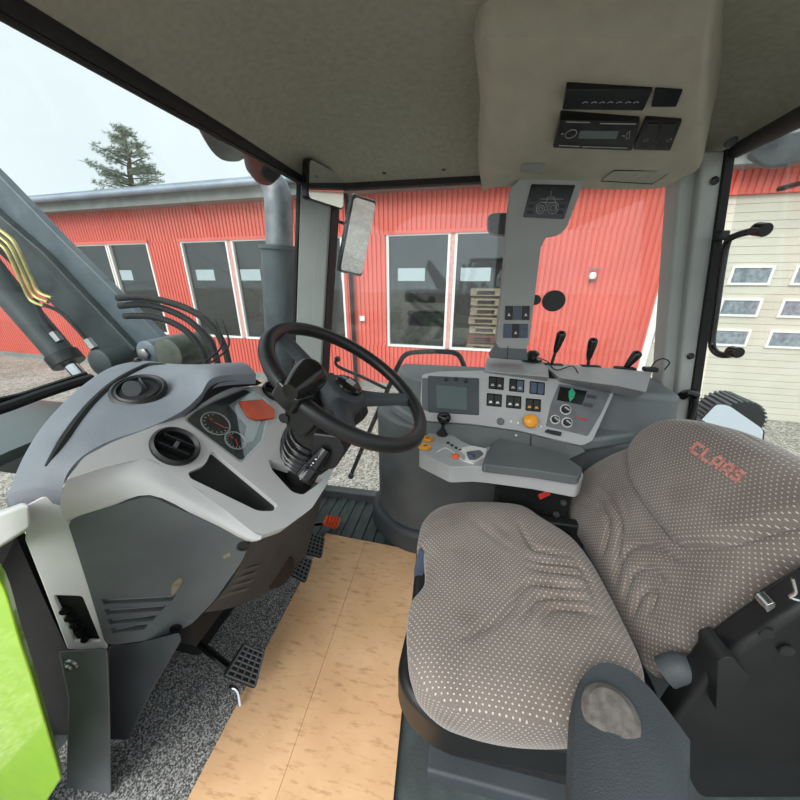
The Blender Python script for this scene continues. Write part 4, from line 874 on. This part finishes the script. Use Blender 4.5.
for r_, (x0, y0) in enumerate(((505.5, 306), (503.8, 324))):
    for k in range(3):
        x = x0+k*8.4; dk = ('black', 'blue', 'black') if r_ == 0 else ('blue', 'black', 'blue')
        s = onc([(x, y0), (x+7.6, y0), (x+7.1, y0+14), (x-.5, y0+14)], .005, dk[k], 'rocker_switch', ic_, .002, .006, .001)
        if dk[k] == 'black': onc([(x+2, y0+10), (x+5, y0+10), (x+3.5, y0+7)], .0062, 'white', 'switch_symbol', s, 0, .001)
# overhead console
oc = thing('overhead_console', V(.3, 1.2, 1.6), 'beige grey overhead console with car radio, switch panels and lamp lens', 'console')
rows = []
for v, y, us in ((40, .90, (474, 484, 520, 600, 680, 706, 714)), (100, 1.05, (480, 494, 530, 600, 680, 702, 709)), (140, 1.17, (478, 488, 530, 600, 670, 698, 706)), (168, 1.30, (479, 486, 530, 600, 660, 688, 699)), (186, 1.42, (483, 492, 530, 600, 645, 668, 680))):
    rows.append([U(u, v-(3 if 0 < i < 6 else 0) if v < 180 else v+(6, 2, 0, 3, 3, 0, -7)[i], y=y+(.05 if i in (0, 6) else 0)) for i, u in enumerate(us)])
MB().patch(rows, V(0, .03, .22), 5, 5).build('housing', M['headcons'], oc, angle=60)
PO = plane(U(600, 132, y=1.135), (0, -.36, -.93))
def ono(px, d, m, name, par, r=.004, th=.01, bev=0): return MB().slab(poly(px, lift(PO, d), r), -PO[1]*th).build(name, M[m], par, bev)
rd = ono([(560, 120.5), (640, 122), (632, 151), (552.5, 148)], .010, 'gloss', 'radio', oc, .006, .03, .002)
ono([(580, 131), (619, 131.5), (616, 139), (578, 138.5)], .0115, 'screen', 'radio_display', rd, .002, .002)
mb = MB(); PR = lift(PO, .0115); ring(mb, UP(571, 134, PR), PO[1], .0135, .0010); mb.build('volume_knob', M['greyprint'], rd)
for px in (((566, 122), (590, 122.5)), ((600, 123.5), (636, 124)), ((559, 145.5), (580, 146.5)), ((582, 146.7), (627, 148)), ((622, 136), (625, 136)), ((561, 134), (564, 134))):
    MB().tube([UP(*px[0], PR), UP(*px[1], PR)], .0012, 5).build('radio_trim_line', M['greyprint'], rd)
mb = MB(); mb.tube([UP(u, v, PR) for u, v in ((628, 132), (630, 131), (629, 138), (626.5, 139), (626, 137), (628, 132))], .0008, 5); mb.build('radio_symbol', M['greyprint'], rd)
s1 = ono([(566, 90), (653, 90), (643, 111), (562, 110)], .010, 'gloss', 'switch_panel', oc, .004, .02, .002)
for k, u in enumerate((585, 594, 602, 610, 619, 628, 636)):
    a = UP(u, 103, lift(PO, .0125)); mb = MB(); mb.tube([a+V(-.006, 0, 0), a+V(0, -.003, 0.0012), a+V(.006, 0, 0)], .0008, 5); mb.build('panel_symbol', M['greyprint'], s1)
ono([(655, 90), (683, 90), (676, 107), (651, 107)], .010, 'gloss', 'switch_panel', oc, .004, .02, .002)
s3 = ono([(645, 121), (682, 121.5), (670, 151), (633, 150)], .010, 'gloss', 'switch_panel', oc, .004, .02, .002)
for u, v in ((646, 140), (669, 140)): ring(MB(), UP(u, v, PR), PO[1], .005, .0007, 14).build('panel_symbol', M['greyprint'], s3)
ono([(648, 124), (659, 124), (652, 148), (640, 147)], .012, 'black', 'rocker_key', s3, .002, .004, .001); ono([(663, 124), (676, 124), (668, 148), (656, 147.5)], .012, 'black', 'rocker_key', s3, .002, .004, .001)
PO2 = plane(U(636, 176, y=1.35), (0, -.5, -.86))
MB().slab(poly([(601, 181), (614, 170.5), (672, 171), (653, 184)], lift(PO2, .004), .006), -PO2[1]*.006).build('lamp_lens', M['headliner'], oc, .002)
MB().slab(poly([(520, 172), (523, 165), (546, 165), (541, 173)], lift(PO2, .006), .004), -PO2[1]*.01).build('grab_recess', M['pillar'], oc, .002)
MB().tube([UP(u, v, lift(PO2, .0045)) for u, v in ((601, 181), (614, 170.5), (672, 171), (653, 184))], .0014, 5, closed=True).build('lens_joint', M['black_matt'], oc)
# ================================================================== MIRRORS, HANDLES, RAILS
def mirror(name, px, c, n, label, stem, grp=None, rr=.02):
    n = Vector(n).normalized(); pl = (c, n); t = thing(name, c, label, 'mirror')
    q = poly(px, pl); cc = sum(q, V(0, 0, 0))/len(q); out_ = rp([cc+(p-cc)*1.06 for p in q], rr, 6)
    MB().slab(out_, -n*.03).build('mirror_housing', M['gloss'], t, .006, 3)
    MB().slab(rp([cc+(p-cc)*.98 for p in q], rr, 6), n*.002).build('mirror_glass', M['mirror'], t)
    if stem: MB().tube(stem, .008, 8, smooth=4).build('mirror_arm', M['black'], t)
    return t
c1_ = U(326, 183, y=1.44)
mirror('interior_mirror', [(309, 158), (344, 177), (343, 209), (308, 198)], c1_, (1.27, -.42, -.12), 'square rear view mirror with black rim at the top of the front right pillar', [c1_+V(-.02, .02, 0), U(306, 178, y=1.49)])
c2_ = U(357, 236, y=1.74)
mirror('outside_mirror', [(354, 196), (376, 203), (362, 275), (340, 270)], c2_, (1.2, -.75, -.36), 'tall slanted outside mirror beyond the right window, beside the front pillar', [U(352, 225, y=1.77), U(340, 222, y=1.75), U(333, 216, y=1.68), U(322, 214, y=1.62)])
c3_ = U(733, 420, y=1.75)
mirror('lower_mirror', [(716, 404), (728, 405), (764, 430), (762, 443), (745, 450), (697, 424)], c3_, (-.25, -.55, .8), 'low wide mirror outside the rear window in front of the tyre', [c3_+V(0, .0, -.02), c3_+V(-.02, .02, -.3), V(1.0, 1.585, .03)])
ty = thing('spare_wheel', U(742, 420, y=2.1), 'small ribbed black wheel top seen past the low mirror outside the rear window', 'wheel')
RW_ = .16; tc_ = U(735, 396, y=2.7)+V(0, 0, -RW_)
MB().lathe([(.08, -.12), (RW_*.93, -.12), (RW_*.97, -.09), (RW_*.975, 0), (RW_*.97, .09), (RW_*.93, .12), (.08, .12)], tc_, (0, 1, 0), 60).build('tyre', M['black_matt'], ty)
mb = MB()
for k in range(30):
    t = 2*math.pi*k/30; d = V(math.sin(t), 0, math.cos(t)); e = V(math.cos(t), 0, -math.sin(t)); lo, hi = RW_*.96, RW_*1.02
    q = [tc_+d*lo+V(0, -.12, 0)-e*.008, tc_+d*lo+V(0, -.12, 0)+e*.008, tc_+d*lo+V(0, .12, 0)+e*.018, tc_+d*lo+V(0, .12, 0)+e*.002]
    mb.slab(q, d*(hi-lo))
mb.build('tread', M['dark'], ty, angle=20)
MB().lathe([(0, -.11), (.09, -.11), (.09, .11), (0, .11)], tc_, (0, 1, 0), 40).build('wheel_rim', M['frame_white'], ty)
MB().box(V(tc_.x, tc_.y, (tc_.z+GZ)/2), (.12, .2, tc_.z-GZ)).build('support_post', M['loader_dark'], ty)
# outside grab rail
MB().tube([U(466, 376, y=1.72), U(464, 366, y=1.72), U(457, 354, y=1.72), U(440, 351.5, y=1.72), U(418, 352, y=1.72), U(406, 354.5, y=1.72), U(399, 364, y=1.72), U(388, 389, y=1.72), U(370, 430, y=1.72), U(351, 475, y=1.72)], .0135, 12, smooth=6).build('grab_rail', M['gloss'], label='bent black grab rail outside the right window', cat='rail')
hk = thing('door_lever', U(388, 388, y=1.66), 'black hooked lever with ball end behind the steering wheel at the right window', 'lever')
MB().tube([U(337, 357, y=1.66), U(336, 364, y=1.66), U(343, 369, y=1.66), U(362, 377, y=1.66), U(389, 390, y=1.66)], .009, 10, smooth=6).build('rod', M['gloss'], hk)
MB().lathe([(0, -.018), (.013, -.013), (.018, 0), (.013, .013), (0, .018)], U(337.5, 359, y=1.66), (0, 0, 1), 18).build('ball', M['gloss'], hk)
MB().lathe([(0, -.02), (.014, -.014), (.02, 0), (.014, .014), (0, .02)], U(351, 476, y=1.66), (0, 0, 1), 18).build('rail_foot', M['gloss'], hk)
# rear window latch handle
lh = thing('latch_handle', U(722, 240, y=1.2), 'black bent tube handle inside the rear window', 'handle')
def H_(u, v): return UP(u, v, plane((.80, 1, 1.69), (.89, 0, .12)))
MB().tube([H_(764, 229), H_(752, 231), H_(735, 236), H_(727, 243), H_(722, 268), H_(716, 310), H_(712, 340), H_(714, 350), H_(722, 355), H_(736, 354)], .0108, 14, smooth=5).build('tube', M['gloss'], lh)
MB().tube([H_(756, 229), H_(766, 230)], .019, 12).build('upper_grip', M['gloss'], lh, .003); MB().tube([H_(730, 351), H_(739, 353)], .018, 12).build('lower_grip', M['gloss'], lh, .003)
MB().box(H_(720, 236), (.03, .05, .03)).build('hinge', M['black'], lh, .006)
la = thing('window_latch', U(690, 396, y=1.4), 'small black latch knob on the rear right pillar above the seat', 'latch')
MB().tube([U(682, 396, y=1.40), U(688, 393, y=1.38), U(697, 396, y=1.38)], [.017, .014, .014], 14, smooth=3).build('latch_body', M['gloss'], la, .003)
MB().tube([U(694, 390, y=1.4), U(695, 404, y=1.4), U(690, 420, y=1.4)], .012, 10).build('latch_stay', M['black'], la)
# black discs on the right window
MB().slab(circle(U(554, 301, y=1.56), (0, -1, 0), .047, 36, .044), V(0, .012, 0)).build('window_disc', M['black'], bevel=.003, label='large black round disc on the right window right of the grey column', cat='disc')
MB().slab(circle(U(536, 300, y=1.55), (0, -1, 0), .021, 24), V(0, .012, 0)).build('window_disc', M['black'], bevel=.003, label='small black disc on the right window half hidden by the grey column', cat='disc')
MB().slab(rp([U(488, 215, y=1.62), U(494, 212.5, y=1.62), U(512, 212.5, y=1.62), U(512, 235, y=1.62), U(493, 234, y=1.62), U(488, 229, y=1.62)], .012), V(0, .08, 0)).build('work_lamp', M['black'], bevel=.01, label='square black lamp outside the right window left of the grey column', cat='lamp')
wq = U(778, 148, y=1.62); wn = (CP-wq).normalized()
MB().slab(rp([UP(u, v, (wq, wn)) for u, v in ((745, 158), (752, 146), (775, 134), (805, 126), (830, 130), (825, 148), (800, 164), (765, 171))], .05), -wn*.07).build('rear_work_lamp', M['galv'], bevel=.015, seg=3, label='large grey oval lamp outside the top of the rear window', cat='lamp')
MB().tube([U(779, 189, y=1.4), U(812, 180, y=1.3)], .008, 8).build('antenna_rod', M['black'], label='thin black rod outside the upper rear window', cat='rod')
# ================================================================== DRIVER SEAT
seat = thing('driver_seat', V(.3, .76, 0), 'grey driver seat in dotted fabric with ribbed cushion and red lettering on the backrest', 'seat')
def seg_d(P_, a, b):
    ab = b-a; t = np.clip(((P_-a)@ab)/max(1e-9, ab@ab), 0, 1); return np.linalg.norm(P_-(a+t[:, None]*ab), axis=1)
def inside(P_, poly_):
    x, y = P_[:, 0], P_[:, 1]; c = np.zeros(len(P_), bool); n = len(poly_)
    for i in range(n):
        (x0, y0), (x1, y1) = poly_[i], poly_[(i+1) % n]
        k = ((y0 > y) != (y1 > y)); xx = (x1-x0)*(y-y0)/((y1-y0) if y1 != y0 else 1e-9)+x0; c ^= k & (x < xx)
    return c
def cushion(name, outline_px, pl, ex_, ey_, thick, crown, grooves, par, raised=None, rnum=64, round_=.05, nseg=9, extra=None):
    o_, n = pl
    def loc(p): return np.array([(p-o_).dot(ex_), (p-o_).dot(ey_)])
    sm = spline([UP(u, v, pl) for u, v in outline_px], nseg, True); O = np.array([loc(p) for p in sm]); c = O.mean(0); N_ = len(O)
    fr = np.sin(np.linspace(0, 1, rnum)*math.pi/2)**1.0
    rings = [c+(O-c)*f for f in fr[1:]]
    P_ = np.vstack([c[None]]+rings)
    # distance to outline
    D = np.full(len(P_), 9.)
    for i in range(N_): D = np.minimum(D, seg_d(P_, O[i], O[(i+1) % N_]))
    e = np.clip(D/round_, 0, 1); h = crown*(1-(1-e)**2)**.5
    for gpx, dep, wd in grooves:
        q = np.array([loc(UP(u, v, pl)) for u, v in gpx]); qs = spline([V(a, b, 0) for a, b in q], 4); q = np.array([(a.x, a.y) for a in qs])
        dd = np.full(len(P_), 9.)
        gd = np.zeros(len(P_)); nq = len(q)-1
        for i in range(nq): gd = np.maximum(gd, min(1, (i+.4)/4, (nq-i-.6)/4)*np.exp(-(seg_d(P_, q[i], q[i+1])/wd)**2))
        h -= 1.35*dep*gd*np.clip(e*1.5, 0, 1)
    if raised:
        rpx, hh, rw_ = raised; q = np.array([loc(UP(u, v, pl)) for u, v in rpx]); qs = spline([V(a, b, 0) for a, b in q], 5, True); q = np.array([(a.x, a.y) for a in qs]); ins = inside(P_, q); dd = np.full(len(P_), 9.)
        for i in range(len(q)): dd = np.minimum(dd, seg_d(P_, q[i], q[(i+1) % len(q)]))
        h += np.where(ins, hh*np.clip(dd/rw_, 0, 1)**.5, 0); h -= .006*np.exp(-(dd/.006)**2)*np.clip(e*2, 0, 1)
    if extra is not None: h += extra(P_)*np.clip(e, 0, 1)
    def W3(a, k): return o_+ex_*float(a[0])+ey_*float(a[1])+n*float(k)
    vs = [W3(a, k) for a, k in zip(P_, h)]; uv = [tuple(a) for a in P_]; fs = []
    for j in range(N_): fs.append((0, 1+j, 1+(j+1) % N_))
    for r in range(rnum-2):
        a = 1+r*N_; b = a+N_
        for j in range(N_): fs.append((a+j, b+j, b+(j+1) % N_, a+(j+1) % N_))
    last = 1+(rnum-2)*N_
    for k, (sc2, dz) in enumerate(((1.012, -.15), (1.015, -.5), (1.0, -.85), (.96, -1.0))):
        Q = c+(O-c)*sc2; base = len(vs); vs += [W3(a, dz*thick) for a in Q]
        arc = np.concatenate([[0], np.cumsum(np.linalg.norm(np.diff(O, axis=0), axis=1))])
        uv += [tuple(O[j]+(O[j]-c)/np.linalg.norm(O[j]-c)*(-dz*thick)) for j in range(N_)]
        for j in range(N_): fs.append((last+j, base+j, base+(j+1) % N_, last+(j+1) % N_))
        last = base
    fs.append(tuple(last+j for j in range(N_)))
    mb = MB(); mb.v = vs; mb.f = fs; return mb.build(name, M['fabric'], par, angle=75, uvs=uv)
PCU = plane((0, 0, .555), (-.07, 0, 1)); exc = V(1, 0, .07).normalized(); eyc = V(0, 1, 0)
Z7 = lambda pts: [(380+x*.325, 480+y*.325) for x, y in pts]
Z8 = lambda pts: [(560+x*.3, 400+y*.3) for x, y in pts]
cg = [(Z7([(255, 125), (340, 195), (430, 258)]), .006, .010), (Z7([(340, 140), (375, 175), (400, 205)]), .004, .009),
      (Z7([(425, 155), (445, 200), (470, 238), (520, 250), (600, 265)]), .011, .008), (Z7([(445, 268), (500, 280), (590, 290), (625, 300)]), .010, .008),
      (Z7([(450, 296), (510, 306), (600, 318), (640, 335)]), .010, .008), (Z7([(250, 520), (330, 480), (400, 425), (430, 370), (465, 345), (540, 352), (640, 362)]), .012, .009),
      (Z7([(430, 470), (462, 420), (490, 392), (560, 390), (650, 402)]), .011, .008), (Z7([(505, 480), (515, 440), (545, 425), (610, 432), (665, 450)]), .009, .008),
      (Z7([(590, 262), (625, 310), (650, 370), (665, 455)]), .010, .009)]
cushion('seat_cushion', Z7([(117, 213), (118, 185), (135, 130), (190, 88), (300, 75), (430, 85), (500, 125), (590, 185), (650, 260), (700, 350), (750, 450), (800, 560), (810, 640), (760, 700), (660, 740), (540, 752), (400, 745), (280, 720), (180, 680), (105, 600), (85, 490), (92, 390), (132, 335), (140, 290), (136, 232)]), PCU, exc, eyc, .09, .035, cg, seat, round_=.07)
PBK = plane((.46, 0, .52), (-.92, 0, .39)); exb = V(0, 1, 0); eyb = V(.39, 0, .92).normalized()
bg_ = [(Z8([(112, 330), (160, 365), (190, 420), (180, 490), (165, 550)]), .010, .008), (Z8([(140, 285), (200, 355), (232, 430), (222, 520), (212, 640)]), .010, .008), (Z8([(215, 290), (245, 350), (262, 430)]), .006, .008),
       (Z8([(222, 640), (238, 550), (275, 505), (340, 500), (400, 540), (450, 560)]), .011, .008), (Z8([(245, 700), (268, 610), (305, 575), (350, 590), (410, 640)]), .010, .008), (Z8([(275, 750), (300, 680), (325, 650), (355, 670), (330, 740)]), .009, .008)]
rai = Z8([(268, 170), (312, 112), (370, 75), (450, 70), (560, 95), (680, 150), (800, 200), (900, 260), (1000, 340), (1010, 410), (900, 430), (800, 452), (700, 480), (600, 505), (480, 512), (420, 490), (372, 430), (308, 350), (270, 280), (262, 220)])
bk = cushion('backrest', Z8([(38, 370), (45, 310), (90, 240), (170, 190), (238, 160), (270, 125), (330, 90), (400, 72), (480, 76), (600, 105), (740, 170), (830, 215), (930, 270), (1010, 360), (1000, 450), (880, 530), (800, 565), (730, 610), (690, 670), (675, 720), (600, 770), (480, 850), (380, 890), (300, 905), (262, 830), (200, 730), (140, 600), (90, 500), (50, 430)]), PBK, exb, eyb, .09, .03, bg_, seat, raised=(rai, .022, .02), round_=.06)
bkb = bvh(bk, seat.location)
# lettering laid on the backrest
def frame_hit(u, v, d=.0012):
    q = hitp(u, v, bkb); 
    return q+PBK[1]*d if q else None
mb = MB()
A0 = np.array([688., 451.]); B0 = np.array([739., 484.]); Hh = np.array([9.5, -10.0]); 
n_ = 5; adv = (B0-A0)/n_
LET = {'C': [(0, 0, 1, .26), (0, 0, .32, 1), (0, .74, 1, 1)], 'L': [(0, 0, .32, 1), (0, 0, 1, .26)], 'A': [(0, 0, .3, .8), (.7, 0, 1, 1), (.2, .74, 1, 1), (0, .2, 1, .42)], 'S': [(0, 0, 1, .24), (.7, 0, 1, .6), (0, .4, 1, .62), (0, .4, .3, 1), (0, .76, 1, 1)]}
for i, ch in enumerate('CLAAS'):
    for x0, y0, x1, y1 in LET[ch]:
        nx = 6; ny = 6; G_ = []
        for a in range(nx+1):
            for b in range(ny+1):
                x = x0+(x1-x0)*a/nx; y = y0+(y1-y0)*b/ny
                p = A0+adv*(i+x*.86)+Hh*y; G_.append(frame_hit(float(p[0]), float(p[1])))
        if any(q is None for q in G_): continue
        m_ = len(G_); vs = G_+[q-PBK[1]*.0022 for q in G_]
        top = [(a*(ny+1)+b, (a+1)*(ny+1)+b, (a+1)*(ny+1)+b+1, a*(ny+1)+b+1) for a in range(nx) for b in range(ny)]
        mb.add(vs, top+[tuple(k+m_ for k in f[::-1]) for f in top])
if mb.v: mb.build('lettering', M['badge'], bk, angle=60)
# shell, base and mechanisms
def inset(px, k): 
    cx = sum(p[0] for p in px)/len(px); cy = sum(p[1] for p in px)/len(px); return [(cx+(u-cx)*k, cy+(v-cy)*k) for u, v in px]
MB().slab(rp([V(-.10, .44, .36), V(-.09, .62, .36), V(-.11, .90, .36), V(.0, 1.0, .36), (V(.42, 1.0, .36)), V(.47, .50, .36), (V(.35, .40, .36)), V(.0, .38, .36)], .06, 6), V(0, 0, .11)).build('seat_pan', M['black'], seat, .02, 3)
MB().slab([V(.0, .5, .06), V(.0, .95, .06), V(.4, .95, .06), V(.4, .5, .06)], V(0, 0, .3)).build('suspension_bellows', M['black_matt'], seat, .04, 3)
MB().slab([V(-.02, .47, .0), V(-.02, .98, .0), V(.45, .98, .0), V(.45, .47, .0)], V(0, 0, .06)).build('base_plate', M['dark_low'], seat, .01)
MB().slab(rp([U(u, v, y=.72) for u, v in ((419, 551), (425, 553), (424, 570), (420, 588), (414, 592), (414, 570))], .004), V(0, .12, 0)).build('front_handle', M['blue'], seat, .004)
MB().slab([PBK[0]+V(.09, .50, -.06), PBK[0]+V(.09, 1.0, -.06), PBK[0]+V(.09, .96, -.06)+eyb*.45, PBK[0]+V(.09, .6, -.06)+eyb*.45], V(.05, 0, 0.02)).build('back_shell', M['black'], seat, .015)
# belt buckle
bu = U(546, 497, y=1.02)
bb = MB().slab(rp([U(534, 490, y=1.02), U(552, 488, y=1.02), U(565, 512, y=1.02), U(545, 520, y=1.02)], .006), V(0, .03, 0)).build('belt_buckle', M['black'], seat, .005)
MB().slab(rp([U(538, 495, y=1.018), U(549, 490.5, y=1.018), U(551, 495, y=1.018), U(540, 500, y=1.018)], .003), V(0, .012, 0)).build('release_button', M['red'], bb, .002)
MB().box((.33, .995, .45), (.26, .04, .13)).build('seat_rail', M['black'], seat, .01)
for u, v in ((556, 514), (563, 502)): MB().lathe([(0, .01), (.009, .009), (.011, 0)][::-1], U(u, v, y=.97), (0, -1, 0), 6).build('seat_bolt', M['steel'], seat)
MB().lathe([(.0, .0), (.05, .0), (.055, .02), (.05, .05), (0, .055)], V(.50, 1.03, .50), (0, -1, 0), 24).build('recliner_cover', M['black'], seat)
# near-side mechanism, folded left armrest and belt reel
MB().slab(rp([U(u, v, y=.46) for u, v in ((712, 668), (735, 652), (752, 640), (768, 630), (785, 618), (830, 590), (880, 620), (880, 800), (700, 800), (668, 730), (690, 700))], .02), V(0, .05, 0)).build('side_bracket', M['black'], seat, .012, 3)
MB().slab(rp([U(u, v, y=.44) for u, v in ((718, 660), (732, 656), (751, 678), (735, 700), (716, 712))], .008), V(0, .05, 0)).build('bracket_block', M['black'], seat, .006)
MB().tube([U(700, 655, y=.5), U(700, 640, y=.52)], .004, 6).build('bracket_pin', M['steel'], seat)
MB().tube([U(665, 672, y=.5), U(685, 668, y=.5), U(700, 690, y=.5)], .026, 16, smooth=4).build('back_hinge', M['dark_low'], seat)
for u, v in ((786, 640), (766, 623)): MB().lathe([(.010, 0), (.010, .003), (0, .003)], U(u, v+10, y=.457), (0, -1, 0), 16).build('bracket_bolt', M['black_matt'], seat)
ha = U(800, 598, y=.5)
MB().tube([U(768, 606, y=.5), U(785, 596, y=.5), U(803, 586, y=.5), U(830, 570, y=.5)], .02, 14, smooth=4).build('belt_webbing', M['black_matt'], seat)
MB().slab(rp([U(u, v, y=.455) for u, v in ((765, 606), (775, 602), (776, 607), (767, 613))], .004), V(0, .02, 0)).build('chrome_latch', M['chrome'], seat, .002)
MB().tube([U(793, 578, y=.45), U(796, 592, y=.45), U(790, 597, y=.45), U(798, 600, y=.45)], .0025, 6, smooth=3).build('spring', M['chrome'], seat)
la_ = thing('left_armrest', U(618, 700, y=.36), 'dark folded armrest end with grey fabric patch at the bottom beside the cushion', 'armrest')
MB().patch([[U(u, v, z=z) for u, v, z in ((574, 705, .63), (580, 680, .64), (600, 663, .65), (625, 668, .65), (652, 690, .64), (690, 740, .63))], [U(u, v, z=z) for u, v, z in ((572, 760, .63), (590, 740, .65), (612, 735, .66), (635, 740, .66), (665, 760, .65), (690, 790, .63))], [U(u, v, z=z) for u, v, z in ((572, 830, .63), (590, 830, .65), (612, 830, .66), (635, 830, .66), (665, 830, .65), (690, 830, .63))]], V(0, 0, -.05), 5, 4).build('arm_shell', M['dark_low'], la_, angle=60)
MB().lathe([(0, .012), (.03, .010), (.04, .0), (.04, -.01)][::-1], U(610, 714, z=.656), (-.2, -.2, 1), 26).build('fabric_patch', M['badgegrey'], la_)
